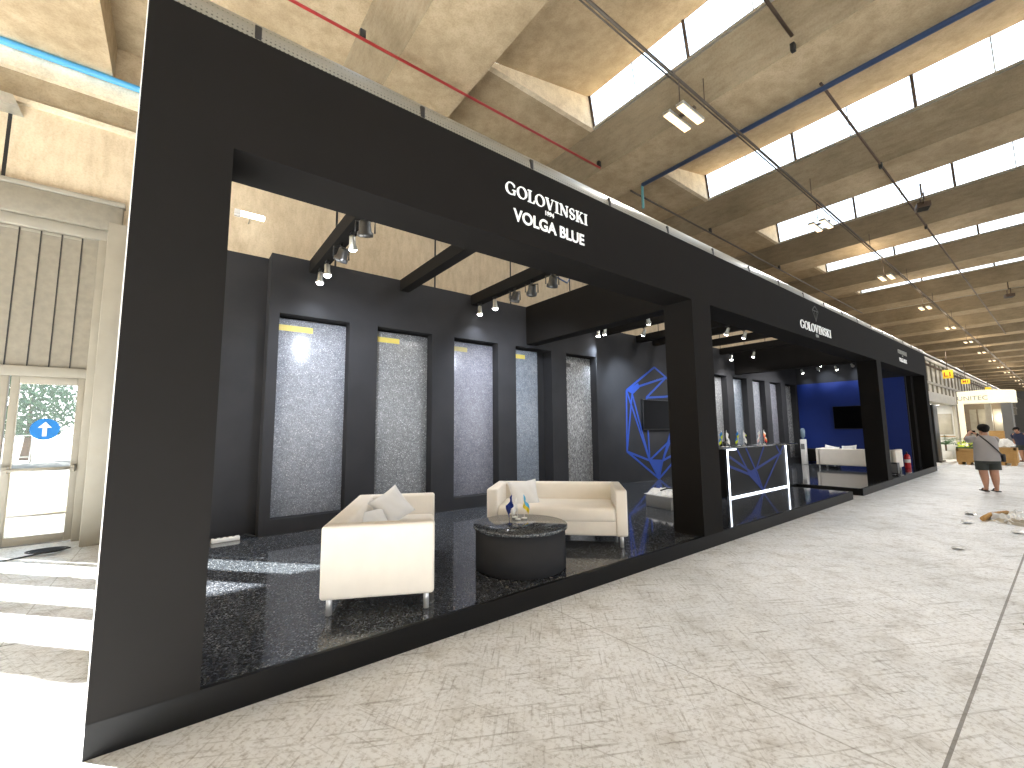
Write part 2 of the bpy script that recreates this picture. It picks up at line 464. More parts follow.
# entrance: shutter panelling, lintel box, glazed doors, pilaster
sh = MB()
x = -1.14
sh.box(-4.95, -1.07, YB + .04, YB + .12, 2.47, 4.52, K['shutter'])
for k in range(17):
    xx = -1.30 - .215 * k
    sh.box(xx - .006, xx + .006, YB + .028, YB + .05, 2.49, 4.49, K['plastic'])
    sh.box(xx - .198, xx - .012, YB + .025, YB + .05, 4.455, 4.485, K['beige'])
struct(sh.build('trim_3'))
fr = MB()
fr.box(-4.95, -.98, YB - .03, YB + .14, 4.50, 4.66, K['beige'], .01)
fr.box(-4.95, -.86, YB - .10, YB + .16, 4.66, 5.06, K['shutter'], .01)
fr.box(-4.95, -.84, YB - .13, YB + .16, 5.06, 5.13, K['beige'], .008)
fr.box(-1.11, -.98, YB - .03, YB + .14, 0, 4.50, K['beige'], .006)
fr.box(-4.95, -1.0, YB - .02, YB + .14, 2.35, 2.49, K['beige'], .008)
struct(fr.build('trim_4'))
struct(MB().box(-.96, -.55, 5.42, YB + .1, 0, 4.62, K['beige'], .01).build('trim_5'))
def door(name, x0, x1, nm_arrow):
    d = struct(MB().box(x0, x0 + .085, YB + .02, YB + .09, .02, 2.35, K['beige'], .008).box(x1 - .085, x1, YB + .02, YB + .09, .02, 2.35, K['beige'], .008)
               .box(x0 + .085, x1 - .085, YB + .02, YB + .09, .02, .13, K['beige'], .006).box(x0 + .085, x1 - .085, YB + .02, YB + .09, 2.24, 2.35, K['beige'], .006).build(name))
    MB().box(x0 + .08, x1 - .08, YB + .045, YB + .055, .12, 2.25, K['glass']).build('glass_pane', d)
    pb = MB(); pb.tube([(x0 + .03, YB - .05, 1.04), (x1 - .03, YB - .05, 1.045)], .022, K['beige'])
    for xx in (x0 + .05, x1 - .05): pb.box(xx - .025, xx + .025, YB - .07, YB + .03, .99, 1.09, K['beige'], .006)
    pb.build('push_bar', d)
    if nm_arrow:
        s = MB(); s.lathe([(0, 0), (.15, 0), (.15, .006), (0, .006)], FL['blue'], ((x0 + x1) / 2 - .0, YB + .03, 1.60), 36, False, Matrix.Rotation(PI / 2, 3, 'X')); so = s.build('arrow_sign', d)
        cx = (x0 + x1) / 2; a = [(-.022, -.10), (.022, -.10), (.022, .02), (.07, .02), (0, .105), (-.07, .02), (-.022, .02)]
        MB().prism([(cx + p[0], YB + .022, 1.60 + p[1]) for p in a], (0, -.004, 0), K['white']).build('arrow', so)
    return d
door('door_1', -1.86, -1.11, True); door('door_2', -2.95, -1.88, False)
# remaining off-view glazing of the entrance: slim piers spaced to cut low sun into floor stripes, and an added sun blocker
pr = MB()
for a, b in ((-3.20, -2.95), (-3.96, -3.73), (-4.95, -4.54), (-2.395, -2.345)):
    pr.box(a, b, YB + .02, YB + .12, 0, 2.35, K['beige'])
pr.box(-12.2, -12, YB, YB + .3, 0, 5.13, K['wallc'])
pr.box(-4.12, -2.95, 8.1, 8.3, 0, 3.4, K['beige'])  # unseen block added outside, only to keep sun out of the right-hand doorway
struct(pr.build('trim_6'))
struct(MB().box(-14.3, -14, -24, YB + .3, 0, 8, K['wallc']).build('wall_left'))

# ------------------------------------------------------------------ outdoors beyond the doors
struct(MB().box(-60, 40, YB + .3, 90, -.16, -.03, K['pale']).build('ground'))
tag(MB().box(-40, 10, 9.6, 9.85, -.03, .10, K['stone'], .02).build('kerb'), 'long pale kerb across the yard outside the glass door', 'kerb')
fe = thing('metal_fence', 'thin pale metal fence in front of the trees outside the door', 'fence', (0, 0, 0))
m1 = MB(); m1.tube([(-40, 33, 1.5), (5, 33, 1.5)], .03, K['metal'], 6); m1.tube([(-40, 33, .3), (5, 33, .3)], .03, K['metal'], 6); m1.build('rail', fe)
for k in range(12): MB().tube([(-24 + k * 2.2, 33, -.03), (-24 + k * 2.2, 33, 1.6)], .04, K['metal'], 6).build('post', fe)
def tree(x, y, h, r, label, seed):
    rnd = random.Random(seed)
    t = thing('tree', label, 'tree', (x, y, -.03), 0, 'trees across the yard')
    MB().tube([(0, 0, 0), (.1, .05, h * .3), (.05, 0, h * .75)], .2, K['bark'], 8, radii=[.22, .16, .06]).build('trunk', t)
    f = MB()
    for k in range(2200):
        a = rnd.uniform(0, 2 * PI); q = math.sqrt(rnd.random()) * r; zz = h * .28 + rnd.random() * h * .72
        q *= math.sin(PI * min(1, max(.08, (zz / h - .2) / .85))) ** .5
        c = Vector((q * math.cos(a), q * math.sin(a), zz)); s = rnd.uniform(.10, .22)
        u = Vector((rnd.uniform(-1, 1), rnd.uniform(-1, 1), rnd.uniform(-1, 1))).normalized(); v = u.orthogonal().normalized()
        f.poly([c - u * s, c + v * s * .5, c + u * s, c - v * s * .5], K['treeleaf'])
    f.build('foliage', t, recalc=False)
tree(-12.6, 36, 5.2, 2.6, 'leafy green tree left of the arrow sign seen through the door', 1)
tree(-7.4, 37, 5.4, 2.4, 'leafy green tree behind the blue arrow sign on the door', 2)
tree(-2.2, 36, 5.0, 2.4, 'leafy green tree at the right of the door glass', 3)
tree(-17.8, 38, 5.4, 2.5, 'leafy tree farthest left across the yard outside the door', 4)

# ------------------------------------------------------------------ exhibition stand
Z0, ZF, ZT = .158, 3.24, 4.018
st = thing('exhibition_stand', 'long matte black exhibition stand with open front, pillars and white lettering', 'exhibition stand')
XL, XR = -.261, 20.61
p = MB(); p.box(XL, 11.35, 0, 3.98, 0, Z0 - .012, K['plinth']); p.box(XL, 11.35, 0, .035, Z0 - .012, Z0 + .002, K['plinth']); p.box(11.315, 11.35, .035, 1.3, Z0 - .012, Z0 + .002, K['plinth'])
pl = p.build('platform', st)
MB().box(XL, 11.315, .035, 4.05, Z0 - .012, Z0, K['gfloor']).build('granite_floor', pl)
p = MB(); p.box(12.07, XR, 0, 3.98, 0, Z0 - .012, K['plinth']); p.box(12.07, XR, 0, .035, Z0 - .012, Z0 + .002, K['plinth']); p.box(11.35, 12.07, 1.3, 3.98, 0, Z0 - .012, K['plinth'])
pl2 = p.build('platform', st)
MB().box(12.07, XR, .035, 4.05, Z0 - .012, Z0, K['gfloor']).box(11.315, 12.07, 1.3, 4.05, Z0 - .012, Z0, K['gfloor']).build('granite_floor', pl2)
DP = .42
for (a, b) in ((XL, .178), (5.344, 5.829), (14.25, 14.66), (20.17, XR)):
    MB().box(a, b, 0, DP, Z0, ZF, K['black']).build('pillar', st)
MB().box(XL - .005, XL, .0, DP, Z0, ZT, K['white']).build('edge_strip', st)
fa = MB().box(XL, XR, 0, DP, ZF, ZT, K['black']).build('fascia', st)
# lettering
for (xa, km, top) in ((2.245, K['letter'], K['letter']), (16.70, K['letter'], K['letterdim'])):
    o = serif_word('lettering', 'GOLOVINSKI', xa, xa + 1.085, 3.668, .118, -.001, top, fa)
    text_mesh('lettering', '1894', .062, top, at_front(xa + .535, -.004, 3.605), fa, .003, .0015, 'CENTER')
    text_mesh('lettering', 'VOLGA BLUE', .162, km, at_front(xa + .56, -.004, 3.436), fa, .003, .0035, 'CENTER', .985)
serif_word('lettering', 'GOLOVINSKI', 9.17, 10.85, 3.385, .165, -.001, K['letter'], fa)
text_mesh('lettering', '1894', .085, K['letterdim'], at_front(10.02, -.004, 3.30), fa, .003, .0015, 'CENTER')
em = MB()
for kx in (0,):
    cx, cz = 10.02, 3.74
    for a, b in (((-.16, .10), (0, .20)), ((0, .20), (.16, .10)), ((-.16, .10), (0, -.12)), ((.16, .10), (0, -.12)), ((-.16, .10), (.16, .10)), ((-.06, .10), (0, -.12)), ((.06, .10), (0, -.12))):
        for P4 in stroke([a, b], .014): em.prism([(cx + q.x, -.001, cz + q.y) for q in P4], (0, -.006, 0), K['emblem'])
em.build('emblem', fa)
# rear walls
MB().box(XL, 7.75, 3.95, 4.05, Z0, 4.03, K['blackd']).build('back_wall', st); MB().box(12.62, 19.7, 3.95, 4.05, Z0, 4.03, K['blackd']).build('back_wall', st)
def recess_frame(x0, xr0, n, wd, x1):
    """front frame 0.25 m in front of the back wall with tall openings"""
    f = MB(); ya, yb = 3.68, 3.95; za, zb = .36, 3.19
    f.box(x0, x1, ya, yb, zb, 4.03, K['blackd']); f.box(x0, x1, ya, yb, Z0, za, K['blackd'])
    xs = [x0] + sum([[xr0 + 1.4 * k, xr0 + 1.4 * k + wd] for k in range(n)], []) + [x1]
    for a, b in zip(xs[::2], xs[1::2]): f.box(a, b, ya, yb, za, zb, K['blackd'])
    return f.build('panel_frame', st)
recess_frame(.92, 1.05, 5, .965, 7.65)
recess_frame(12.72, 12.87, 5, .965, 19.62)
lw = MB().box(7.65, 12.72, 4.05, 4.15, Z0, 4.03, K['blackd']).build('logo_wall', st)
def lines(segs, w, fn, m, fills=()):
    mb = MB()
    for i, (a, b) in enumerate(segs):
        for Q in stroke([a, b], w):
            d = .004 + .0004 * i
            mb.prism([fn(q.x, q.y, 0) for q in Q], Vector(fn(0, 0, d)) - Vector(fn(0, 0, 0)), m)
    for F in fills: mb.prism([fn(q[0], q[1], 0) for q in F], Vector(fn(0, 0, .003)) - Vector(fn(0, 0, 0)), m)
    return mb
# cut-gem line drawing centred on x=10.47
A = (10.47, 3.23); B1 = (11.02, 2.98); Bm = (9.92, 2.78); C1 = (9.19, 2.52); C2 = (11.75, 2.52); D1 = (9.12, .95); D2 = (11.82, .95)
E_ = (10.46, .17); F1 = (10.06, .68); F2 = (10.66, .64); H1 = (10.03, 2.36); H2 = (10.9, 2.42); G1 = (9.42, 2.45); G2 = (11.1, 1.2)
seg = [(A, C1), (A, B1), (B1, C1), (B1, C2), (C1, D1), (C1, F1), (G1, F1), (G1, D1), (D1, F1), (D1, E_), (F1, E_), (F2, E_), (F1, F2), (F1, G2), (F2, D2), (E_, D2), (C2, D2),
       (H1, B1), (H1, H2), (H2, C2), (C2, G2), (G2, F2), (F1, H1), (C2, F2)]
lines(seg, .055, lambda x, z, d: (x, 4.05 - d, z), K['blueline'], ([F1, F2, E_], [(9.19, 2.52), (9.45, 2.43), (9.75, 2.62), (9.7, 2.74)])).build('blue_gem_graphic', lw)
bw = MB().box(19.7, 19.82, .42, 4.05, Z0, 4.03, K['blackd']).build('end_wall', st)
MB().box(19.69, 19.70, .45, 3.93, Z0, 3.22, K['blue']).build('blue_panel', bw)
MB().box(19.82, 20.17, .30, .42, Z0, ZF, K['black']).build('return_panel', st)
# header walls and overhead beams
MB().box(5.53, 5.80, DP, 3.68, 3.25, 4.03, K['black']).build('header_beam', st)
MB().box(14.42, 14.66, DP, 3.68, 3.27, 4.03, K['black']).build('header_beam', st)
for xb in (1.41, 2.81, 4.20, 7.38, 8.22, 9.70, 10.44, 11.9, 13.48, 16.14, 17.54, 18.84, 19.26):
    MB().box(xb, xb + .16, DP, 3.70 if (xb < 7.3 or xb > 12.7) else 4.05, 3.845, 4.03, K['black']).build('ceiling_beam', st)
MB().box(14.66, 19.7, DP, 4.0, 4.03, 4.07, K['black']).build('ceiling_cover', st)
# light perforated tray lying along the top of the fascia
ct = thing('cable_tray', 'long light grey perforated metal tray along the top of the black fascia', 'cable tray', (0, 0, ZT))
def perf():
    m, nt, b = _nodes('perforated_tray_metal')
    vo = nt.nodes.new('ShaderNodeTexVoronoi'); vo.inputs['Scale'].default_value = 38; vo.inputs['Randomness'].default_value = 0
    lk(nt, coords(nt), vo.inputs['Vector'])
    lk(nt, ramp(nt, vo.outputs['Distance'], [(.20, (.08, .075, .06)), (.27, (.27, .26, .22))]), b.inputs['Base Color'])
    b.inputs['Roughness'].default_value = .35; b.inputs['Metallic'].default_value = .25
    return m
K['perf'] = perf()
def tray(u, v):
    a = PI * v
    return (XL + .05 + (XR - XL - .05) * u, .15 - .15 * math.cos(a), .20 * math.sin(a))
MB().grid(tray, 60, 12, K['perf']).build('perforated_channel', ct)
for k in range(18):
    MB().box(.25 + k * 1.15, .29 + k * 1.15, .0, .03, 0, .10, K['plastic'], .004).build('clip', ct)

# granite slabs in the recesses
GM = [granite('granite_silver_blue', (.18, .19, .21), (.25, .26, .285), (.33, .34, .37), 105, .25, .60),
      granite('granite_silver_grey', (.17, .175, .175), (.25, .255, .255), (.34, .345, .345), 95, .25, .70),
      granite('granite_lilac_grey', (.15, .15, .17), (.205, .205, .235), (.27, .27, .305), 110, .25, .45),
      granite('granite_steel_blue', (.17, .195, .225), (.235, .265, .305), (.31, .345, .39), 105, .25, .5),
      granite('granite_streaked_grey', (.08, .08, .08), (.26, .26, .26), (.48, .48, .46), 85, .25, .7, (2.2, 1, .35))]
desc = ['silver-blue speckled granite slab, nearest the left pillar', 'silver-grey sparkling granite slab directly behind the first white sofa', 'lilac-grey granite slab with faded yellow sticker, left of the bluish slab',
        'steel-blue granite slab behind the second sofa, wide dark gap on its right', 'vertically streaked grey granite slab with a dark sticker']
def slab(x, m, label, group, sticker, wd=.965):
    o = thing('granite_slab', label, 'granite slab', (x, 3.86, .36), 0, group)
    MB().box(0.002, wd - .002, 0, .03, 0, 2.80, m, .003).build('stone_face', o)
    if sticker:
        MB().box(.02, .02 + sticker[0], -.004, 0, 2.62 + sticker[2], 2.62 + sticker[2] + .085, sticker[1]).build('label_sticker', o)
    return o
K['dimsticker'] = mat('dull_yellow_sticker', (.33, .28, .12), .6, 0, .1, 20); K['darksticker'] = mat('dark_sticker', (.05, .05, .05), .5, 0, .1, 20)
stk = [(.46, K['yellow'], 0), (.42, K['yellow'], 0), (.36, K['dimsticker'], 0), (.36, K['yellow'], 0), (.28, K['darksticker'], -.06)]
for k in range(5):
    slab(1.05 + 1.4 * k, GM[k], desc[k], 'granite slabs in the near wall recesses', stk[k], .965 if k != 3 else .72)
far = ['far recess granite slab, first to the right of the big pillar', 'far recess granite slab above the first pair of counter flags', 'far recess granite slab above the middle counter flags',
       'far recess granite slab above the red and white counter flags', 'far recess granite slab next to the blue wall']
for k in range(5): slab(12.87 + 1.4 * k, GM[(k * 2 + 1) % 5], far[k], 'granite slabs in the far wall recesses', None)

# ------------------------------------------------------------------ sofas
def make_sofa(label, loc, rz, H=.66, L=1.66):
    """length along +x, seat front toward -y, origin at the front left floor corner"""
    D, zb = .835, .125
    t = thing('sofa', label, 'sofa', loc, rz)
    cr = K['cream']; AW = .135
    MB().box(0.02, L - .02, .02, D - .02, zb, zb + .17, cr, .02, 3).build('base', t)
    MB().box(AW - .01, L - AW + .01, .005, D - .15, zb + .15, zb + .325, cr, .045, 4).build('seat_cushion', t)
    for x in (0, L - AW): MB().box(x, x + AW, 0, D, zb - .002, H, cr, .028, 4).build('armrest', t)
    MB().box(.05, L - .05, D - .17, D, zb, H, cr, .03, 4).build('backrest', t)
    for x in (.07, L - .07):
        for y in (.06, D - .06): MB().tube([(x, y, 0), (x, y, zb + .03)], .022, K['chrome'], 14).build('leg', t)
    return t
make_sofa('cream fabric sofa nearest the camera, end arm facing the aisle', (.893 + .835 * math.cos(1.09 - PI / 2), .53 + .835 * math.sin(1.09 - PI / 2), Z0), 1.09)
make_sofa('cream fabric sofa behind the round black table', (3.02, 1.46, Z0), -.80)
make_sofa('cream sofa with its back turned, in front of the blue wall', (17.84, .34, Z0), PI / 2, .66, 2.06)
def nrot(n, roll): return (Vector(n).to_track_quat('Z', 'Y').to_matrix() @ Matrix.Rotation(roll, 3, 'Z')).to_euler()
def cushion(label, loc, rot, sz=.42, group='scatter cushions on the sofas'):
    o = thing('cushion', label, 'cushion', loc, 0, group)
    o.rotation_euler = rot
    def side(sg):
        def f(u, v):
            x, y = 2 * u - 1, 2 * v - 1
            pin = 1 - .10 * (1 - x * x) * abs(y) ** 3; pin2 = 1 - .10 * (1 - y * y) * abs(x) ** 3
            h = .075 * ((1 - x ** 4) * (1 - y ** 4)) ** .6 + .004 * math.sin(9 * x + 4 * y) * (1 - x * x) * (1 - y * y)
            return (x * sz / 2 * pin2, y * sz / 2 * pin, sg * h)
        return f
    m = MB(); m.grid(side(1), 16, 16, K['pillow']); m.grid(side(-1), 16, 16, K['pillow'])
    bmesh.ops.remove_doubles(m.bm, verts=m.bm.verts[:], dist=.0008)
    m.build('cover', o)
    tr = MB(); sz2 = sz / 2
    pts = []
    for k in range(64):
        q = k / 64 * 4; s_, t_ = int(q), (q % 1) * 2 - 1
        x, y = ((t_, -1), (1, t_), (-t_, 1), (-1, -t_))[s_]
        pts.append((x * sz2 * (1 - .10 * (1 - y * y) * abs(x) ** 3), y * sz2 * (1 - .10 * (1 - x * x) * abs(y) ** 3), 0))
    tr.tube(pts + [pts[0]], .004, K['pillow'], 6, False); tr.build('piping', o)
    return o
cushion('pale grey cushion standing on its corner on the nearest sofa', (1.80, 1.40, .75), nrot((-.15, -.85, .5), .55), .345)
cushion('pale patterned cushion lying low on the nearest sofa', (1.53, 1.22, .64), nrot((-.1, -.55, .85), .2), .32)
cushion('pale grey cushion in the left corner of the second sofa', (3.56, 1.40, .70), nrot((-.45, -.8, .42), .10), .37)
cushion('pale cushion showing above the far sofa back, left one', (17.13, 2.0, .72), (1.2, .2, -PI / 2), .40)
cushion('pale cushion showing above the far sofa back, right one', (17.13, 1.5, .74), (1.15, -.1, -PI / 2), .40)

# ------------------------------------------------------------------ coffee table
t = thing('coffee_table', 'round black drum coffee table with a granite top', 'coffee table', (2.835, .58, Z0))
MB().lathe([(.44, 0), (.455, .01), (.455, .375), (.44, .38)], K['blackd'], n=56).build('drum_base', t)
K['gtop'] = granite('grey_black_granite_top', (.02, .022, .026), (.06, .066, .072), (.13, .14, .15), 120, .12, .3)
MB().lathe([(.462, .38), (.478, .384), (.478, .411), (.474, .415), (0, .415)], K['gtop'], n=64).build('table_top', t)

def desk_flag(label, loc, rz, cols, h=.27, emblem=None, lean=.12, group='small flags on the reception counter', fsz=(.10, .17)):
    o = thing('desk_flag', label, 'flag', loc, rz, group)
    MB().lathe([(.03, 0), (.032, .006), (.02, .012), (.006, .014)], K['white'], n=18).build('base', o)
    MB().tube([(0, 0, .01), (lean * h, 0, h)], .003, K['white'], 8).build('pole', o)
    f = MB(); n = len(cols); W, Hh = fsz
    for i, c in enumerate(cols):
        def fn(u, v, i=i):
            s = (i + v) / n                      # across stripes, measured down the pole
            px = lean * (h - s * W); pz = h - s * W
            d = u * Hh
            # cloth drapes downward, rippled
            return (px + d * .42 + .012 * math.sin(u * 7 + s * 4), .018 * math.sin(u * 9 + s * 3), pz - d * .78 * (1 - .15 * s))
        f.grid(fn, 12, 4, FL[c])
    fo = f.build('flag_cloth', o, recalc=False)
    if emblem:
        MB().ball((lean * h + .06, -.018, h - .12), .022, FL[emblem], (1, .3, 1)).build('emblem', fo)
    return o
tz = Z0 + .415
desk_flag('dark blue desk flag on the round coffee table', (2.97, .84, tz), 2.4, ['navy'], .25, None, .1, 'small flags on the coffee table', (.15, .16))
desk_flag('blue and yellow desk flag on the round coffee table', (3.02, .74, tz), -.3, ['sky', 'yellow'], .26, None, -.05, 'small flags on the coffee table', (.14, .14))
desk_flag('white desk flag on the round coffee table', (2.93, .74, tz), 2.9, ['white'], .23, None, .05, 'small flags on the coffee table', (.12, .14))

# ------------------------------------------------------------------ reception counter
c0, c1, cy = 8.53, 11.36, 1.2
t = thing('reception_counter', 'black reception counter with glowing white edge strips and blue lines', 'counter', ((c0 + c1) / 2, cy, Z0))
hw = (c1 - c0) / 2
fp = MB().box(-hw + .03, hw - .03, .02, .06, 0.03, .955, K['plinth']).build('front_panel', t)
cl = [((-hw + .1, .80), (-.45, .45)), ((-1.0, .95), (-.5, .40)), ((-.6, .95), (-.18, .42)), ((.25, .95), (-.18, .50)), ((-.18, .50), (1.15, .78)), ((1.3, .95), (.1, .05)),
      ((-.55, .42), (.05, .05)), ((-.18, .45), (.05, .05)), ((-.55, .42), (-.18, .50)), ((.9, .95), (1.1, .75)), ((-hw + .05, .62), (-.5, .40))]
lines(cl, .05, lambda x, z, d: (x, .02 - d, z), K['blue'], ([(-.55, .42), (-.18, .50), (.08, .05)],)).build('blue_gem_graphic', fp)
for x in (-hw, hw - .05): MB().box(x, x + .05, .06, .55, .0, .955, K['plinth']).build('side_panel', t)
MB().box(-hw - .30, hw + .55, -.06, .62, .955, .99, K['gtop'], .004).build('worktop', t)
MB().box(-hw, -hw + .02, .0, .02, 0, .955, K['led']).build('light_strip', t)
MB().box(hw - .02, hw, .0, .02, 0, .955, K['led']).build('light_strip', t)
MB().box(-hw + .03, hw - .03, .0, .03, .0, .024, K['led']).build('light_strip', t)
MB().box(-hw + .03, -hw + .36, .0, .03, .925, .955, K['led']).build('light_strip', t)
ctz = Z0 + .99
for (x, cols, lab, em_, rz, ln) in ((8.60, ['blue', 'lime'], 'blue and yellow desk flag at the left end of the counter', None, PI, .1), (8.76, ['white'], 'white desk flag at the left end of the counter', None, 0, .05),
                             (9.28, ['blue', 'lime'], 'blue and yellow desk flag in the middle of the counter', None, PI, .1), (9.50, ['white'], 'white desk flag with a round emblem in the middle of the counter', 'lime', 0, .05),
                             (10.28, ['white', 'pink'], 'white and pink desk flag at the right of the counter', None, PI, .05), (10.48, ['white', 'orange', 'red'], 'white, orange and red desk flag at the right of the counter', None, 0, .1)):
    desk_flag(lab, (x, 1.32, ctz), rz, cols, .33, em_, ln, fsz=(.17, .22))
ph = thing('black_box', 'small black box beside the left counter flags', 'box', (8.95, 1.45, ctz))
MB().box(-.11, .11, -.07, .07, 0, .07, K['plastic'], .01).build('body', ph); MB().box(-.09, .09, -.02, .03, .07, .10, K['plastic'], .012).build('handset', ph)

# ------------------------------------------------------------------ televisions
def tv(label, loc, rz, w, h):
    o = thing('television', label, 'television', loc, rz)
    MB().box(-w / 2, w / 2, 0, .05, 0, h, K['plastic'], .006).build('casing', o)
    MB().box(-w / 2 + .02, w / 2 - .02, -.003, 0, .03, h - .02, K['screen']).build('screen', o)
    MB().box(-.15, .15, .05, .062, h * .3, h * .7, K['plastic']).build('wall_bracket', o)
tv('black television on the wall with the blue gem drawing', (10.50, 3.985, 1.49), 0, 1.44, .82)
tv('black television mounted on the blue wall', (19.625, 1.83, 1.44), -PI / 2, 1.44, .85)

# ------------------------------------------------------------------ small things on the stand
o = thing('power_strip', 'white power strip on the floor by the left back wall', 'power strip', (.62, 3.72, Z0), .05)
MB().box(-.2, .1, -.04, .04, 0, .05, K['white'], .006).build('body', o)
MB().tube([(.1, 0, .03), (.17, .03, .05), (.24, .0, .03), (.28, -.03, .012)], .008, K['plastic'], 8).build('cable', o)
for k in range(4): MB().lathe([(.018, 0), (.018, .004), (0, .004)], K['plastic'], (-.16 + k * .065, 0, .049), 12).build('socket', o)
o = thing('packing_box', 'grey box on the floor behind the pillar, under plastic sheeting', 'box', (6.86, 1.50, Z0), -.15)
MB().box(-.22, .7, -.28, .28, 0, .20, K['grey'], .01).build('carton', o)
o2 = MB()
rr = random.Random(5)
hh = [[rr.uniform(0, .12) for _ in range(13)] for _ in range(11)]
o2.grid(lambda u, v: (-.20 + u * .95, -.32 + v * .66, .208 + hh[int(round(u * 10))][int(round(v * 12))] * math.sin(PI * min(1, u * 1.6)) ), 10, 12, K['polybag'], False)
o2 = o2.build('plastic_sheet', None); o2.location = (6.86, 1.50, Z0); o2.rotation_euler = (0, 0, -.15)
tag(o2, 'crumpled white plastic sheet draped over the grey box', 'plastic sheet')
o3 = MB(); o3.tube([(6.42, 1.32, .50), (6.6, 1.3, .52), (6.8, 1.22, .50), (6.92, 1.10, .38), (6.98, 1.04, .20), (7.10, .95, .172)], .012, K['plastic'], 8)
tag(o3.build('cable'), 'black cable hanging over the plastic covered box', 'cable')
o = thing('water_cooler', 'slim white water cooler with a blue-grey bottle by the blue wall', 'water cooler', (18.55, 3.25, Z0))
MB().box(-.09, .09, -.085, .085, 0, .92, K['white'], .02).build('cabinet', o); MB().box(-.094, -.09, -.06, .06, .55, .75, K['grey']).build('dispenser_recess', o)
K['bottle'] = mat('water_bottle_plastic', (.16, .22, .27), .15, 0, .05, 6)
MB().lathe([(.03, .92), (.035, .97), (.075, 1.02), (.075, 1.27), (.05, 1.32), (0, 1.33)], K['bottle'], n=24).build('bottle', o)
o = thing('low_console', 'low dark console between the water cooler and the far sofa', 'console', (19.35, 3.0, Z0))
MB().box(-.22, .22, -.55, .55, .08, .52, K['plinth'], .008).build('cabinet', o); MB().box(-.24, .24, -.57, .57, .52, .55, K['blackd'], .004).build('top', o)
for x in (-.18, .18):
    for y in (-.5, .5): MB().box(x - .02, x + .02, y - .02, y + .02, 0, .08, K['chrome']).build('leg', o)
o = thing('fire_extinguisher', 'red fire extinguisher on the floor by the right end pillar', 'fire extinguisher', (19.25, .50, Z0))
MB().lathe([(.075, 0), (.08, .02), (.08, .36), (.06, .42), (.025, .45)], K['red'], n=24).build('cylinder', o)
MB().lathe([(.081, .16), (.081, .27)], K['white'], n=24).build('paper_label', o)
MB().box(-.03, .05, -.02, .02, .45, .50, K['plastic'], .005).box(-.09, .05, -.012, .012, .50, .52, K['plastic']).build('valve_handle', o)
MB().tube([(.03, .02, .47), (.09, .05, .43), (.11, .05, .25), (.10, .04, .10)], .011, K['plastic'], 8).build('hose', o)
o = thing('speaker_box', 'small black box on the floor at the far sofa end', 'box', (16.3, .28, Z0))
MB().box(-.13, .13, -.11, .11, .02, .33, K['plastic'], .01).build('body', o); MB().box(-.135, -.128, -.09, .09, .05, .30, K['grey']).build('front_grille', o)
for x in (-.1, .1):
    for y in (-.08, .08): MB().box(x - .015, x + .015, y - .015, y + .015, 0, .02, K['plastic']).build('foot', o)

# ------------------------------------------------------------------ spotlights
def aim(o, tgt):
    d = (Vector(tgt) - Vector(o.location)); return d.to_track_quat('-Z', 'Y')
def spot(label, loc, tgt, group, power=0, ang=100, big=False, col=(1, .95, .88), lit=True):
    o = thing('floodlight' if big else 'track_spotlight', label, 'spotlight', loc, 0, group)
    d = (Vector(tgt) - Vector(loc)).normalized(); R = d.to_track_quat('Z', 'Y').to_matrix()
    s = 1.0
    if big:
        hd = MB(); hd.lathe([(.04, -.13), (.06, -.115), (.066, -.015), (.085, .0), (.085, .04), (.078, .043)], K['dkhead'], (0, 0, -.16), 20, True, R); hd = hd.build('head', o)
        MB().lathe([(0, .038), (.075, .038)], K['screen'] if not lit else K['lens'], (0, 0, -.16), 20, True, R).build('lens', hd)
        y = MB(); pr_ = R @ Vector((1, 0, 0)); y.tube([Vector((0, 0, -.16)) + pr_ * .10, Vector((0, 0, -.04)) + pr_ * .10, Vector((0, 0, -.02)) - pr_ * .10, Vector((0, 0, -.16)) - pr_ * .10], .010, K['plastic'], 6); y.build('yoke', o)
        MB().tube([(0, 0, -.03), (0, 0, .03)], .02, K['plastic'], 8).build('clamp', o)
        L0 = Vector(loc) + Vector((0, 0, -.16)) + d * .075
    else:
        hd = MB(); hd.lathe([(.022, -.10), (.034, -.09), (.038, .0), (.055, .045), (.055, .055)], K['metal'], (0, 0, -.12), 16, True, R); hd = hd.build('head', o)
        MB().lathe([(.05, .05), (.045, .07), (.028, .085), (0, .09)], K['lens'], (0, 0, -.12), 16, True, R).build('lens', hd)
        MB().tube([(0, 0, .03), (0, 0, -.12)], .011, K['plastic'], 8).build('arm', o)
        MB().box(-.02, .02, -.05, .05, .0, .03, K['plastic'], .003).build('adapter', o)
        L0 = Vector(loc) + Vector((0, 0, -.12)) + d * .12
    if power:
        ld = bpy.data.lights.new('spot_beam', 'SPOT'); ld.energy = power; ld.spot_size = D2R(min(140, ang * 1.5)); ld.spot_blend = 1.0; ld.shadow_soft_size = .04; ld.color = col
        lo = bpy.data.objects.new('spot_beam', ld); COL.objects.link(lo); lo.location = L0; lo.rotation_euler = d.to_track_quat('-Z', 'Y').to_euler()
    return o
SPW = 175
zsp = 3.815
G1_, G3_, GR, GB, GL = 'spotlights on the first ceiling beam', 'spotlights on the third ceiling beam', 'spotlights over the reception area', 'spotlights over the blue wall', 'spotlights over the far lounge'
COOL = (.93, .96, 1)
spot('small lit spotlight lowest on the first beam, by the back wall', (1.50, 3.42, zsp), (1.4, 3.5, 0), G1_, SPW * .22, 80, col=COOL)
spot('small lit spotlight second from the back wall on the first beam', (1.50, 3.05, zsp), (1.7, 3.2, 0), G1_, SPW * .15, 80, col=COOL)
spot('bulky dark floodlight in the middle of the first beam', (1.49, 2.38, zsp), (1.3, 3.2, 2.6), G1_, 0, big=True, lit=False)
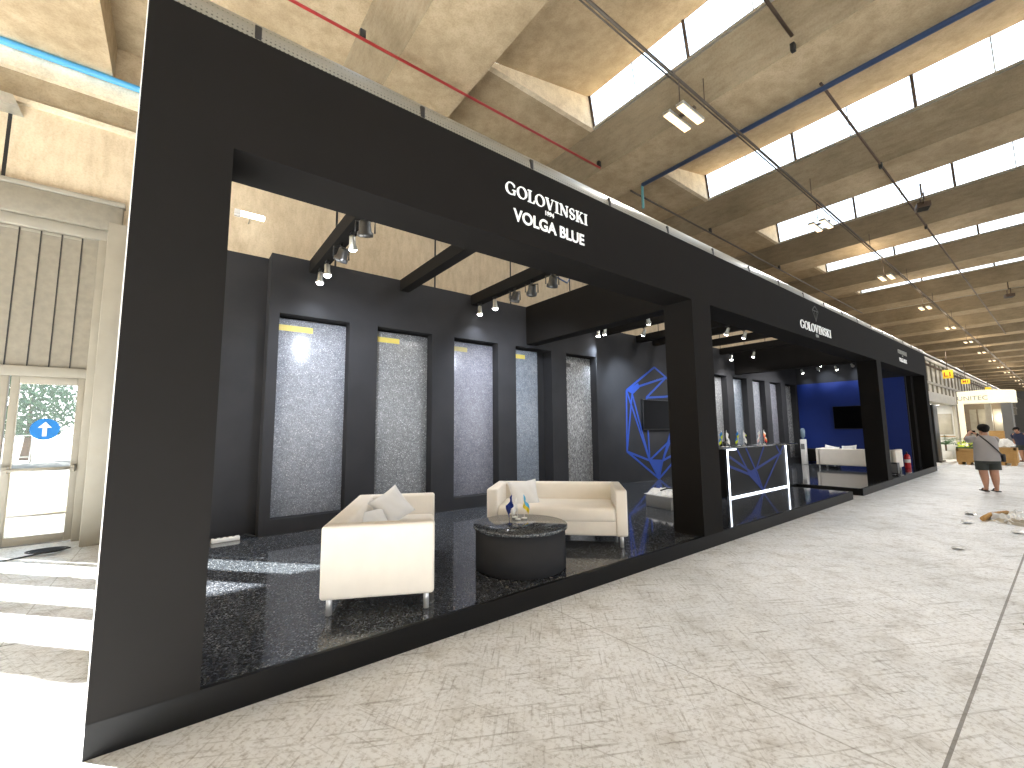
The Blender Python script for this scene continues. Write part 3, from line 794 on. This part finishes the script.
spot('small lit spotlight nearer the fascia on the first beam', (1.50, 1.98, zsp), (2.2, 3.8, 1.3), G1_, SPW * 1.5, 80, col=COOL)
spot('bulky silver floodlight closest to the fascia on the first beam', (1.49, 1.52, zsp), (1.8, 2.2, 2.6), G1_, 0, big=True, lit=False)
spot('small lit spotlight by the back wall on the third beam', (4.28, 3.50, zsp), (4.3, 3.55, 0), G3_, SPW * .22, 80, col=COOL)
spot('brighter small spotlight second from the back wall on the third beam', (4.28, 3.02, zsp), (4.9, 3.6, 0), G3_, SPW * .3, 80, col=COOL)
spot('bulky dark floodlight in the middle of the third beam', (4.27, 2.45, zsp), (4.4, 3.1, 2.6), G3_, 0, big=True, lit=False)
spot('silver floodlight with white rim on the third beam', (4.27, 2.02, zsp), (5.4, 3.8, 1.3), G3_, SPW * 1.6, 80, big=True, col=COOL)
spot('dark floodlight with a loose cable on the third beam', (4.27, 1.55, zsp), (4.6, 2.2, 2.6), G3_, 0, big=True, lit=False)
tag(MB().tube([(4.29, 1.55, 3.80), (4.50, 1.47, 3.70), (4.62, 1.50, 3.85), (4.72, 1.5, 4.02)], .012, K['navypipe'], 8).build('power_cable'), 'loose dark blue cable looping beside the third beam floodlights', 'cable')
spot('spotlight in the corner above the gem wall edge', (7.50, 3.48, zsp), (7.7, 3.8, .5), GR, SPW * .25, 80, col=(.85, .93, 1))
spot('spotlight between the gem wall corner and the gem drawing', (7.46, 3.25, zsp), (8.0, 4.05, 2.7), GR, SPW * .9, 46, col=(.85, .93, 1))
spot('bright spotlight above the gem drawing', (8.30, 2.82, zsp), (9.1, 4.05, 2.6), GR, SPW * 2.0, 44, col=(.85, .93, 1))
spot('spotlight high behind the pillar over the gem wall', (7.46, 2.12, zsp), (10.6, 3.9, .5), GR, SPW * .6, 70, col=(.85, .93, 1))
spot('bright spotlight just right of the big pillar', (10.52, 1.60, zsp), (12.3, 3.9, .6), GR, SPW * 1.2, 80)
spot('small spotlight far right of the pillar above the counter flags', (9.78, 1.65, zsp), (11.5, 4.0, .8), GR, SPW * .6, 80)
spot('small spotlight above the far granite slabs, left one', (13.56, 3.36, zsp), (13.6, 3.6, .5), GR, SPW * .3, 80)
spot('small spotlight above the far granite slabs, right one', (13.56, 2.70, zsp), (14.4, 3.8, 1.2), GR, SPW * 1.2, 80)
for i, (x, y, n) in enumerate(((19.34, 3.36, 'first from the left'), (18.92, 2.70, 'second from the left'), (19.34, 2.25, 'third from the left'), (18.92, 1.65, 'fourth from the left'))):
    spot('spotlight over the blue wall, %s' % n, (x, y, zsp), (19.7, y - .05, 3.45 if x < 19 else 3.2), GB, 40 if x < 19 else 12, 45, col=(.9, .95, 1))
spot('spotlight over the far slabs beside the blue wall', (17.62, 2.2, zsp), (17.0, 3.8, 1.3), GL, SPW * 1.6, 90)
spot('spotlight over the far sofa', (16.22, 1.8, zsp), (16.2, 3.8, 1.3), GL, SPW * 1.6, 90)

# ------------------------------------------------------------------ hall services
tag(MB().tube([(-13, YB - .18, 7.07), (20, YB - .18, 7.07)], .05, K['bluepipe'], 12).build('blue_pipe'), 'light blue pipe running along the rear wall below the ceiling', 'pipe')
tag(MB().tube([(-13, 2.64, 7.0), (6.75, 2.64, 7.0)], .022, K['redpipe'], 10).build('red_pipe'), 'thin red pipe crossing the ceiling above the left fascia', 'pipe')
tag(MB().tube([(8.0, 2.80, 7.0), (26, 2.80, 7.0)], .022, K['rail'], 10).build('conduit'), 'thin grey conduit running above the middle of the fascia', 'conduit')
tag(MB().tube([(8.10, 2.55, 7.06), (8.10, -22, 7.06)], .045, K['navypipe'], 12).build('navy_pipe'), 'dark blue pipe along the edge of the second concrete beam', 'pipe')
tag(MB().tube([(8.10, 2.56, 7.06), (8.10, 2.56, 6.50)], .03, K['teal'], 8).build('drop_pipe'), 'short teal pipe dropping from the end of the dark blue pipe', 'pipe')
cd = thing('lighting_rail', 'long cable rail carrying the twin bay lamps across the hall ceiling', 'lighting rail', (0, .18, 6.72))
MB().tube([(-4, 0, 0), (95, 0, 0)], .022, K['rail'], 8).build('rail', cd); MB().tube([(-4, .07, .02), (95, .07, .02)], .012, K['rail'], 6).build('cable', cd)
for k in range(16):
    MB().tube([(1.75 + P * k, 0, 0), (1.75 + P * k, 0, ZB - 6.72)], .008, K['dkmetal'], 6).build('hanger', cd)
tag(MB().tube([(8.0, -.95, 7.10), (40, -.95, 7.10)], .022, K['dkmetal'], 8).build('conduit'), 'dark conduit right of the lamp rail, crossing all the rooflights', 'conduit')
tag(MB().tube([(3.58, -.95, 7.26), (6.84, -.95, 7.26)], .025, K['dkmetal'], 8).build('conduit'), 'short dark pipe crossing the nearest rooflight at the top of the picture', 'conduit')
br = MB()
first = None
for k, (x, y, lab) in enumerate(((1.75, 2.64, 'small black clip on the red pipe at the first beam'), (6.72, 2.64, 'small black clip at the far end of the red pipe'), (11.6, 2.80, 'small black clip on the grey conduit below the third beam'),
                          (16.3, 2.80, 'small black clip on the grey conduit above the middle lettering'), (11.6, -.95, 'small black clip on the dark conduit beside the hanging floodlight'), (16.3, -.95, 'small black clip on the dark conduit at the fourth beam'), (6.85, -.95, 'small black clip at the end of the short dark pipe'))):
    if first is None:
        first = tag(MB().box(-.04, .04, -.03, .03, -.12, .0, K['plastic'], .006).build('pipe_clip'), lab, 'clip', 'black pipe clips under the beams'); first.location = (x, y, ZB); continue
    c = first.copy(); COL.objects.link(c); c.location = (x, y, ZB); c['label'] = lab
# twin bay lamps on the rail
def bay(x, label):
    o = thing('bay_lamp', label, 'lamp', (x, .13, 6.05), 0, 'twin bay lamps under the rail')
    for y in (-.105, .105):
        h = MB().box(-.29, .29, y - .06, y + .06, .012, .06, K['metal'], .006).build('housing', o)
        MB().box(-.28, .28, y - .05, y + .05, .0, .012, K['bay']).build('diffuser', h)
    MB().tube([(0, .05, .06), (0, .05, .69)], .008, K['dkmetal'], 6).build('suspension_rod', o)
    MB().box(-.03, .03, -.18, .18, .06, .09, K['dkmetal']).build('cross_bar', o)
    return o
words = ['nearest the camera', 'second along the rail', 'third along the rail', 'fourth along the rail', 'fifth along the rail', 'sixth along the rail', 'seventh along the rail', 'eighth along the rail', 'ninth along the rail', 'tenth along the rail', 'eleventh along the rail', 'twelfth along the rail', 'thirteenth along the rail', 'farthest along the rail']
lamp0 = bay(5.65, 'lit twin bay lamp ' + words[0])
for k in range(1, 14): dup(lamp0, 'lit twin bay lamp ' + words[k], (5.65 + 5.68 * k, .13, 6.05))
for k in range(14):
    ld = bpy.data.lights.new('bay_light', 'AREA'); ld.energy = 140 if k < 4 else 110; ld.size = .6; ld.color = (1, .94, .84); ld.shape = 'SQUARE'
    lo = bpy.data.objects.new('bay_light', ld); COL.objects.link(lo); lo.location = (5.65 + 5.68 * k, .13, 6.03)
for k in range(2, 14):
    ld = bpy.data.lights.new('bay_spill', 'POINT'); ld.energy = 60; ld.shadow_soft_size = .3; ld.color = (1, .80, .55)
    lo = bpy.data.objects.new('bay_spill', ld); COL.objects.link(lo); lo.location = (5.65 + 5.68 * k, .45, 6.30)
# hanging floodlights at the right
def hang(loc, label):
    o = thing('hanging_floodlight', label, 'floodlight', loc, .3, 'dark floodlights hanging from the beams')
    MB().tube([(0, 0, .5), (0, 0, .2)], .02, K['dkmetal'], 6).build('stem', o)
    MB().box(-.16, .16, -.12, .12, -.12, .0, K['dkmetal'], .01).build('housing', o)
    y = MB(); y.tube([(-.18, 0, -.06), (-.18, 0, .2), (.18, 0, .2), (.18, 0, -.06)], .015, K['dkmetal'], 6); y.build('yoke', o)
    MB().box(-.13, .13, -.10, .10, -.125, -.12, K['screen']).build('lens', o)
hang((13.35, -1.30, 6.62), 'dark floodlight hanging from the third beam at upper right')
hang((27.5, -2.35, 6.60), 'dark floodlight hanging below the red-edged beam at far right')
hang((25.5, -1.9, 6.62), 'small dark floodlight hanging left of the farther one')
# fluorescent fitting behind the stand
o = thing('fluorescent_fitting', 'lit fluorescent fitting on the tan wall at upper left inside the stand opening', 'lamp', (.58, YB - .35, 5.35))
MB().box(0, .09, -.05, .05, -.06, .05, K['white'], .006).build('end_cap', o); MB().box(.09, .46, -.045, .045, -.03, .04, K['tube'], .01).build('diffuser', o)
MB().tube([(.25, .06, .0), (.25, .35, .0)], .012, K['metal'], 6).build('bracket', o)
o = thing('bracket_channel', 'galvanised channel end sticking in from the left edge below the ceiling', 'bracket', (-2.02, YB - .30, 6.12))
MB().prism([(-.5, 0, 0), (0, 0, 0), (-.06, 0, .14), (-.5, 0, .14)], (0, .30, 0), K['metal']).build('channel', o)
# coiled cable on the hall floor
pts = []
for k in range(60):
    a = k * .42; r = .05 + .09 * (k / 60)
    pts.append((-1.22 + r * 1.6 * math.cos(a), 5.28 + r * math.sin(a), .012 + .0006 * k))
for k in range(10): pts.append((-1.34 - .12 * k, 5.22 - .05 * math.sin(k * .9) - .05 * k, .012))
tag(MB().tube(pts, .009, K['plastic'], 6).build('coiled_cable'), 'black coiled cable on the hall floor in front of the glass door', 'cable')

# ------------------------------------------------------------------ partition with mullions and pipes beyond the stand
pw = MB(); pw.box(22, 90, 1.55, 1.65, 2.9, 5.1, K['ltwall'])
for k in range(52): pw.box(22 + k * 1.3, 22.12 + k * 1.3, 1.48, 1.56, 2.9, 5.1, K['shutter'])
pw.box(22, 90, 1.46, 1.6, 3.75, 3.88, K['shutter']); pw.box(22, 90, 1.46, 1.7, 5.0, 5.25, K['shutter'])
struct(pw.build('wall_partition'))
for (y, z, r, lab, mm) in ((1.2, 5.05, .07, 'upper grey pipe running along the mullioned partition', 'metal'), (1.0, 4.85, .05, 'lower grey pipe running along the mullioned partition', 'rail'), (1.25, 4.6, .06, 'thick dark pipe running along the mullioned partition', 'dkmetal')):
    tag(MB().tube([(20.7, y, z), (88, y, z)], r, K[mm], 8).build('service_pipe'), lab, 'pipe', 'service pipes along the partition')
def hsign(x, y, z, w, h, txt, label):
    o = thing('hanging_sign', label, 'sign', (x, y, z), 0, 'yellow hanging signs along the hall')
    MB().box(-.02, .02, -w / 2, w / 2, 0, h, K['yelsign'], .004).build('face', o)
    mw = Matrix.Translation((-.022, 0, h * .25)) @ Matrix.Rotation(-PI / 2, 4, 'Z') @ FACE
    if txt: text_mesh('lettering', txt, h * .75, K['redtext'], mw, o, .002, .004, 'CENTER')
    MB().tube([(0, 0, h), (0, 0, h + .9)], .015, K['dkmetal'], 6).build('rod', o)
hsign(29, .47, 3.77, .36, .40, 'L1', 'yellow hanging sign reading L1, nearest of the yellow signs')
hsign(36, .61, 3.93, .36, .27, 'M1', 'smaller yellow hanging sign behind the nearest one')
hsign(48, .68, 4.15, .32, .22, '', 'tiny yellow hanging sign above the cream kiosk')

# ------------------------------------------------------------------ neighbouring stand
n = thing('neighbour_stand', 'pale neighbouring stand with white walls beyond the black stand', 'exhibition stand', (20.9, .1, 0))
MB().box(0.05, 6.1, 0, 3.2, 0, .10, K['white'], .005).build('platform', n)
MB().box(0.05, 6.1, .02, .16, 2.42, 2.78, K['beigeart']).build('fascia', n)
fw_ = MB().box(6.0, 6.12, .02, 3.2, .1, 2.42, K['white']).build('far_wall', n)
MB().box(5.97, 6.0, .16, .62, 1.15, 2.05, K['beigeart'], .004).build('stone_panel', fw_)
MB().box(5.96, 6.0, .1, 1.4, 1.04, 1.07, K['wood']).build('shelf_line', fw_)
MB().box(0.05, 6.1, 3.1, 3.2, .1, 2.42, K['white']).build('rear_wall', n)
MB().box(0.05, 6.1, .16, 3.2, 2.42, 2.46, K['ltwall']).build('ceiling_panel', n)
MB().box(5.9, 6.12, 0.0, .1, .1, 2.42, K['ltwall']).build('corner_post', n)
ld = bpy.data.lights.new('neighbour_light', 'AREA'); ld.energy = 90; ld.size = 1.5; ld.color = (1, .93, .78)
lo = bpy.data.objects.new('neighbour_light', ld); COL.objects.link(lo); lo.location = (25.2, 1.0, 2.40)
for (x, y, lab) in ((24.0, .55, 'small round ceiling spot nearest the black stand'), (25.4, .5, 'small round ceiling spot farther inside the pale stand')):
    o = thing('ceiling_spot', lab, 'lamp', (x, y, 2.52 - .10), 0, 'round spots in the neighbouring stand'); MB().lathe([(.12, -.03), (.12, .0), (.06, .0)], K['white'], n=20).build('housing', o); MB().lathe([(0, -.031), (.10, -.031)], K['tube'], n=20).build('diffuser', o)
o = thing('display_slab', 'tall narrow black slab leaning inside the pale neighbouring stand', 'display slab', (23.9, .40, .10))
MB().box(-.3, .55, -.04, .04, 0, 2.26, K['plastic'], .01).build('stone_face', o); MB().box(-.34, .60, -.12, .12, -.0, .05, K['plastic']).build('stand', o)
o = thing('potted_palm', 'green potted palm in a white pot in the neighbouring stand', 'plant', (26.2, .46, .10))
MB().lathe([(.13, 0), (.17, .05), (.20, .36), (.17, .36), (.165, .32), (0, .32)], K['white'], n=24).build('pot', o)
MB().tube([(0, 0, .3), (.02, 0, .62)], .03, K['bark'], 8).build('stem', o)
rr = random.Random(3)
for k in range(15):
    a = k * 2 * PI / 15 + rr.uniform(-.2, .2); tilt = rr.uniform(.5, 1.15); Lf = rr.uniform(.42, .60)
    lf = MB(); mid = []
    for i in range(8):
        s = i / 7; rad = Lf * s * math.sin(tilt + .5 * s); zz = .60 + Lf * s * math.cos(tilt) + .10 * s - .30 * s * s * tilt
        mid.append(Vector((rad * math.cos(a), rad * math.sin(a), zz)))
    sd = Vector((-math.sin(a), math.cos(a), 0))
    for i in range(1, 8):
        for sg in (-1, 1):
            b0 = mid[i]; w_ = .16 * math.sin(PI * min(1, i / 7 * .9 + .08)); d_ = (mid[i] - mid[i - 1]).normalized()
            lf.poly([b0 - d_ * .025, b0 + d_ * .025, b0 + sd * sg * w_ + d_ * .10 + Vector((0, 0, -.05))], K['leaf'])
    lf.tube(mid, .006, K['leaf'], 5); lf.build('frond', o, recalc=False)

# ------------------------------------------------------------------ cream kiosk, crates and the end of the aisle
KX = 31.0; s_ = KX / 26
o = thing('kiosk', 'cream lit kiosk stand with a sign band at the end of the aisle', 'kiosk', (KX, 0, 0))
def ky(v): return (v + 2.97) * s_ - 2.97
def kz(v): return (v - 1.518) * s_ + 1.518
sb = MB().prism([(0, ky(-.08), kz(2.43)), (0, ky(-.95), kz(2.47)), (1.2, ky(-1.62), kz(2.47)), (2.4, ky(-1.62), kz(2.47)), (2.4, ky(-.08), kz(2.43))], (0, 0, .60), K['kiosk']).build('sign_band', o)
mw = Matrix.Translation((-.01, (ky(-.08) + ky(-.95)) / 2, kz(2.43) + .16)) @ Matrix.Rotation(-PI / 2, 4, 'Z') @ FACE
text_mesh('lettering', 'UNITEC', .30, K['letterdim'], mw, sb, .004, .002, 'CENTER')
MB().box(-.02, .25, ky(-.22), ky(-.06), 0, kz(2.43), K['kiosk'], .01).build('post', o)
bk = MB().box(1.0, 1.1, ky(-1.5), ky(-.06), 0, kz(2.44), K['brown']).build('back_wall', o)
for a, b in ((-.30, -.50), (-.55, -.82), (-.98, -1.3)): MB().box(.97, 1.0, ky(b), ky(a), .9, kz(2.2), K['beigeart']).build('stone_panel', bk)
MB().box(.3, .6, ky(-.98), ky(-.80), 0, kz(2.40), K['beigeart']).build('column', o)
MB().box(.5, 1.6, ky(-1.52), ky(-1.24), .3, kz(2.42), K['grey']).build('grey_column', o)
ld = bpy.data.lights.new('kiosk_light', 'POINT'); ld.energy = 60; ld.color = (1, .9, .7); ld.shadow_soft_size = .3
lo = bpy.data.objects.new('kiosk_light', ld); COL.objects.link(lo); lo.location = (KX + .7, -.9, 1.9)
def crate(label, loc, w, d, h, rz=0):
    o = thing('crate', label, 'crate', loc, rz, 'plywood crates at the end of the aisle')
    MB().box(-d / 2, d / 2, -w / 2, w / 2, .10, h, K['wood'], .006).build('box', o)
    for y in (-w * .36, 0, w * .36): MB().box(-d / 2, d / 2, y - .06, y + .06, 0, .10, K['wood']).build('skid', o)
    for y in (-w / 2 + .04, w / 2 - .04): MB().box(-d / 2 - .02, -d / 2, y - .04, y + .04, .10, h, K['wood']).build('batten', o)
    MB().box(-d / 2 - .02, -d / 2, -w / 2, w / 2, h - .09, h, K['wood']).build('batten', o)
crate('low plywood crate at the left of the aisle end, behind the person', (24.9, -.34, 0), .62, .8, .62)
crate('wide low plywood crate right of the person', (25.3, -1.20, 0), .78, .8, .66)
o = MB(); rr = random.Random(9); hh = [[rr.uniform(0, .10) for _ in range(9)] for _ in range(9)]
o.grid(lambda u, v: (24.95 + u * .7, -1.56 + v * .74, .68 + .30 * math.sin(PI * u) ** .5 * math.sin(PI * v) ** .5 + hh[int(round(u * 8))][int(round(v * 8))]), 8, 8, K['polybag'], False)
tag(o.build('plastic_wrap'), 'heap of white plastic wrap on top of the wide crate', 'plastic wrap')
o = thing('cardboard_box', 'small yellow cardboard box behind the person, above the plastic wrap', 'box', (26.3, -1.05, 0)); MB().box(-.2, .2, -.2, .2, .9, 1.3, K['wood'], .005).build('carton', o); MB().box(-.3, .3, -.3, .3, 0, .9, K['ltwall']).build('pedestal', o)
o = thing('leafy_plant', 'yellow-green plants on the left crate', 'plant', (24.9, -.30, .62))
f = MB(); rr = random.Random(4)
for k in range(60):
    c = Vector((rr.uniform(-.22, .22), rr.uniform(-.24, .24), rr.uniform(.03, .28))); u = Vector((rr.uniform(-1, 1), rr.uniform(-1, 1), rr.uniform(0, 1))).normalized() * .08; v = u.orthogonal().normalized() * .03
    f.poly([c - u, c + v, c + u, c - v], FL['lime'] if k % 3 else K['leaf'])
f.box(-.26, .26, -.27, .27, 0, .06, K['leaf']); f.build('foliage', o, recalc=False)
o = thing('pale_stand', 'white partition stand at the far right end of the aisle', 'exhibition stand', (36, -2.3, 0))
MB().box(0, .1, -2.2, .4, 0, 2.9, K['white']).build('front_wall', o); MB().box(0, 6, .3, .4, 0, 2.9, K['ltwall']).build('side_wall', o)
o = thing('banner_post', 'dark post with a small white banner near the right edge', 'post', (29, -1.98, 0)); MB().tube([(0, 0, 0), (0, 0, 2.5)], .05, K['dkmetal'], 8).build('pole', o); MB().box(-.02, .02, -.5, -.06, 2.0, 2.45, K['white']).build('banner', o); MB().box(-.12, .12, -.12, .12, 2.4, 2.7, K['plastic'], .02).build('lamp_head', o)

# ------------------------------------------------------------------ litter on the aisle floor
o = thing('plastic_heap', 'heap of crumpled plastic sheeting on the aisle floor at the right edge', 'debris', (10.6, -2.20, 0))
rr = random.Random(11)
def heap(seed, x, y, L, W, h, rz, name, m):
    r2 = random.Random(seed); H = [[r2.uniform(.0, 1) for _ in range(11)] for _ in range(9)]
    c, s = math.cos(rz), math.sin(rz)
    def f(u, v):
        a, b = (u - .5) * L, (v - .5) * W; e = (math.sin(PI * u) * math.sin(PI * v)) ** .5
        return (x + a * c - b * s, y + a * s + b * c, .004 + h * e * H[int(round(u * 8))][int(round(v * 10))])
    return MB().grid(f, 8, 10, m, False).build(name, o)
heap(1, .0, .0, .8, .42, .14, .3, 'sheet', K['polybag']); heap(2, .45, -.12, .7, .35, .16, -.3, 'sheet', K['polybag']); heap(3, -.25, -.08, .5, .28, .09, 1.0, 'sheet', K['beigeart'])
MB().tube([(-.35, .25, .04), (.2, .20, .05), (.6, .05, .05)], .035, K['wood'], 8).build('cardboard_tube', o)
lit = [(7.75, -1.95, .10, 'curled white paper scrap on the aisle floor, alone'), (10.9, -1.75, .14, 'flat white paper scrap left of the plastic heap'), (9.9, -1.80, .12, 'small pale scrap in front of the plastic heap'), (9.5, -2.35, .12, 'white scrap at the right picture edge below the heap'),
       (2.55, -1.38, .018, 'tiny pale chip on the floor in front of the coffee table'), (5.9, -.9, .025, 'tiny pale chip on the floor in front of the counter')]
for k, (x, y, s, lab) in enumerate(lit):
    r2 = random.Random(k); H = [[r2.uniform(0, s * .25) for _ in range(4)] for _ in range(4)]
    q = MB().grid(lambda u, v: (x + (u - .5) * s * 1.6, y + (v - .5) * s, .004 + H[int(round(u * 3))][int(round(v * 3))]), 3, 3, K['polybag'], False).build('paper_scrap'); tag(q, lab, 'paper scrap', 'scraps on the aisle floor')
tag(MB().tube([(5.35, -2.62, .008), (5.28, -2.66, .02), (5.20, -2.60, .008), (5.16, -2.68, .008), (5.05, -2.70, .008)], .007, K['plastic'], 6).build('cable_scrap'), 'short black cable scrap on the floor at the right edge', 'cable')

# ------------------------------------------------------------------ people
def person(label, loc, rz, shirt, shorts, bag=True, raised=True, lean=0):
    """local frame: facing +y, x to the person's right, height about 1.55"""
    t = thing('person', label, 'person', loc, rz)
    J = {}; V = []; Ra = []; Ed = []
    def add(n, co, r, par=None):
        J[n] = len(V); V.append(co); Ra.append(r)
        if par: Ed.append((J[par], J[n]))
    add('pelvis', (0, 0, .82), (.14, .11))
    add('waist', (0, .0, .97), (.135, .10), 'pelvis'); add('chest', (0, .0, 1.12), (.135, .095), 'waist'); add('sh', (0, -.01, 1.225), (.085, .065), 'chest')
    add('neck', (0, .0, 1.315), .052, 'sh'); add('skull', (0, .02, 1.38), .072, 'neck'); add('head', (0, .025, 1.45), (.082, .095), 'skull'); add('top', (0, .015, 1.515), (.058, .068), 'head')
    for s, n in ((-1, 'l'), (1, 'r')):
        add(n + 'shd', (s * .165, 0, 1.205), .052, 'sh')
        if raised:
            el = (s * .30, .12, 1.18) if s < 0 else (s * .22, .20, 1.12); wr = (s * .14, .34, 1.33) if s < 0 else (s * .02, .36, 1.30)
        else:
            el = (s * .22, -.02, .98); wr = (s * .22, .10, .78)
        add(n + 'elb', el, .043, n + 'shd'); add(n + 'wri', wr, .028, n + 'elb')
        d = (Vector(wr) - Vector(el)).normalized(); pm = Vector(wr) + d * .05
        add(n + 'plm', tuple(pm), (.034, .018), n + 'wri')
        side = d.cross(Vector((0, 0, 1))).normalized()
        for k, (off, ln) in enumerate(((-.027, .062), (-.009, .072), (.009, .068), (.027, .054))):
            b0 = pm + side * off + d * .032; b1 = b0 + d * ln * .5; b2 = b1 + (d * .6 + Vector((0, .55, .2)).normalized() * .5).normalized() * ln * .5
            add(n + 'f%da' % k, tuple(b0), .0085, n + 'plm'); add(n + 'f%db' % k, tuple(b1), .008, n + 'f%da' % k); add(n + 'f%dc' % k, tuple(b2), .007, n + 'f%db' % k)
        th = pm - d * .01 + side * (-.034 * s)
        add(n + 'ta', tuple(th), .010, n + 'plm'); add(n + 'tb', tuple(th + side * (-.022 * s) + d * .028), .0085, n + 'ta')
        hx = s * .09; fwd = .0 if s < 0 else -.03
        add(n + 'hip', (hx, 0, .76), .098, 'pelvis'); add(n + 'kne', (hx * .95, fwd + .02, .43), .082, n + 'hip'); add(n + 'clf', (hx * .9, fwd - .015, .30), .078, n + 'kne'); add(n + 'ank', (hx * .9, fwd - .02, .075), .036, n + 'clf')
        add(n + 'hee', (hx * .9, fwd - .03, .035), .034, n + 'ank'); add(n + 'toe', (hx * 1.15, fwd + .14, .028), (.036, .024), n + 'hee')
    skin_mesh('body', V, Ed, Ra, K['skin'], t, 2)
    # face details
    fc = MB(); fc.ball((0, .128, 1.435), .014, K['skin'], (.8, 1.2, 1.2))
    for s in (-1, 1): fc.ball((s * .086, .02, 1.435), .022, K['skin'], (.4, .8, 1.2)); 
    fc.build('nose_and_ears', t)
    ey = MB()
    for s in (-1, 1): ey.ball((s * .032, .112, 1.455), .010, K['white'], (1, .6, .7)); ey.ball((s * .032, .119, 1.455), .0045, K['hair'])
    ey.build('eyes', t); MB().ball((0, .118, 1.398), .018, K['redtext'], (1.1, .35, .28)).build('mouth', t)
    # hair cap
    h = MB(); h.ball((0, .0, 1.468), .112, K['hair'], (.93, 1.0, .84), 3); 
    for v in h.bm.verts:
        if v.co.y > .05 and v.co.z < 1.50: v.co.y = .05 - (v.co.y - .05) * .1
    h.ball((0, -.065, 1.42), .07, K['hair'], (1.1, .7, .9)); h.build('hair', t)
    # loose shirt and shorts: rings around the trunk, tubes around the limbs
    def loft(mb, rings, m, n=20):
        vs = [[mb.bm.verts.new((cx + rx * math.cos(2 * PI * k / n), cy + ry * math.sin(2 * PI * k / n), z)) for k in range(n)] for z, cx, cy, rx, ry in rings]
        fs = [mb.bm.faces.new((p_[k], p_[(k + 1) % n], q_[(k + 1) % n], q_[k])) for p_, q_ in zip(vs, vs[1:]) for k in range(n)]
        mb._fin(fs, m, True)
    ts = MB()
    loft(ts, [(.70, 0, 0, .222, .172), (.74, 0, 0, .226, .176), (.86, 0, 0, .216, .168), (1.0, 0, 0, .208, .158), (1.12, 0, 0, .208, .148), (1.19, 0, -.005, .196, .132), (1.235, 0, -.008, .165, .112), (1.268, 0, -.005, .115, .090), (1.292, 0, 0, .070, .070)], shirt)
    for nme in ('l', 'r'):
        sh_ = Vector(V[J[nme + 'shd']]); el = Vector(V[J[nme + 'elb']])
        ts.tube([sh_ * .92 + Vector((0, 0, .98 * .08)), sh_ * .8 + el * .2, sh_ * .2 + el * .8], .08, shirt, 14, True, [.070, .086, .080])
    ts.build('tshirt', t)
    so_ = MB()
    loft(so_, [(.86, 0, 0, .185, .14), (.78, 0, 0, .205, .158), (.70, 0, 0, .208, .160), (.64, 0, 0, .200, .150)], shorts)
    for s in (-1, 1): so_.tube([(s * .095, 0, .74), (s * .10, 0, .64), (s * .102, .005 if s < 0 else -.015, .49)], .11, shorts, 16, False, [.118, .120, .112])
    so_.build('shorts', t)
    for s in (-1, 1):
        fx = s * .09 * .95; fy = .0 if s < 0 else -.03
        sd = MB(); sd.box(fx - .046 + s * .006, fx + .046 + s * .006, fy - .075, fy + .185, 0, .022, K['plastic'], .008); sd.tube([(fx - .045, fy + .07, .02), (fx - .02, fy + .075, .062), (fx + .03, fy + .075, .062), (fx + .055, fy + .07, .02)], .012, K['plastic'], 8); sd.build('sandal', t)
    if bag:
        b = MB(); pts = []
        path = [(-.10, .10, 1.22), (-.11, .0, 1.325), (-.07, -.125, 1.22), (.03, -.168, 1.08), (.13, -.170, .94), (.225, -.08, .84)]
        b.tube(path, .014, K['plastic'], 8); b.build('bag_strap', t)
        MB().box(.235, .30, -.06, .14, .68, .86, K['plastic'], .02).build('shoulder_bag', t)
    if lean:
        for c in kids(t):
            done = set()
            for v in c.data.vertices:
                k_ = min(1, max(0, (v.co.z - .72) / .25)) * lean; y_, z_ = v.co.y, v.co.z - .80
                v.co.y = y_ * math.cos(k_) + z_ * math.sin(k_); v.co.z = .80 - y_ * math.sin(k_) + z_ * math.cos(k_)
    return t
pp = person('person in grey t-shirt and dark shorts seen from behind, raising a phone', (15.0, -1.67, 0), -PI / 2 + .45, K['tshirt'], K['shorts'])
M4 = Matrix.Translation((15.0, -1.67, 0)) @ Matrix.Rotation(-PI / 2 + .45, 4, 'Z')
o = thing('phone', 'black phone held up by the person in the grey t-shirt', 'phone', M4 @ Vector((-.06, .43, 1.36)), -PI / 2 + .45)
MB().box(-.075, .075, -.004, .004, -.04, .04, K['plastic'], .003).build('casing', o); MB().box(-.07, .07, -.006, -.004, -.036, .036, K['screen']).build('screen', o)
person('person in a dark shirt bending over beyond the crates at the right', (28.0, -1.62, 0), PI * .40, K['navy'], K['shorts'], False, False, .6)

# ------------------------------------------------------------------ world and light
W = bpy.data.worlds.new('world'); S.world = W; W.use_nodes = True
nt = W.node_tree; bg = nt.nodes['Background']
tc = nt.nodes.new('ShaderNodeTexCoord'); sp = nt.nodes.new('ShaderNodeSeparateXYZ'); lk(nt, tc.outputs['Generated'], sp.inputs[0])
lk(nt, ramp(nt, sp.outputs['Z'], [(0, (1, .97, .92)), (.35, (.90, .96, 1)), (1, (.72, .86, 1))]), bg.inputs['Color'])
bg.inputs['Strength'].default_value = 3.0
sl = bpy.data.lights.new('sun', 'SUN'); sl.energy = 105; sl.angle = D2R(.6); sl.color = (1, .95, .85)
so = bpy.data.objects.new('sun', sl); COL.objects.link(so)
el = D2R(20); dirv = Vector((math.cos(el) * .666, -math.cos(el) * .746, -math.sin(el)))
so.rotation_euler = dirv.to_track_quat('-Z', 'Y').to_euler()
S.view_settings.view_transform = 'Standard'; S.view_settings.look = 'None'; S.view_settings.exposure = 0; S.view_settings.gamma = 1
S.view_settings.use_white_balance = True; S.view_settings.white_balance_temperature = 6000; S.view_settings.white_balance_tint = 11
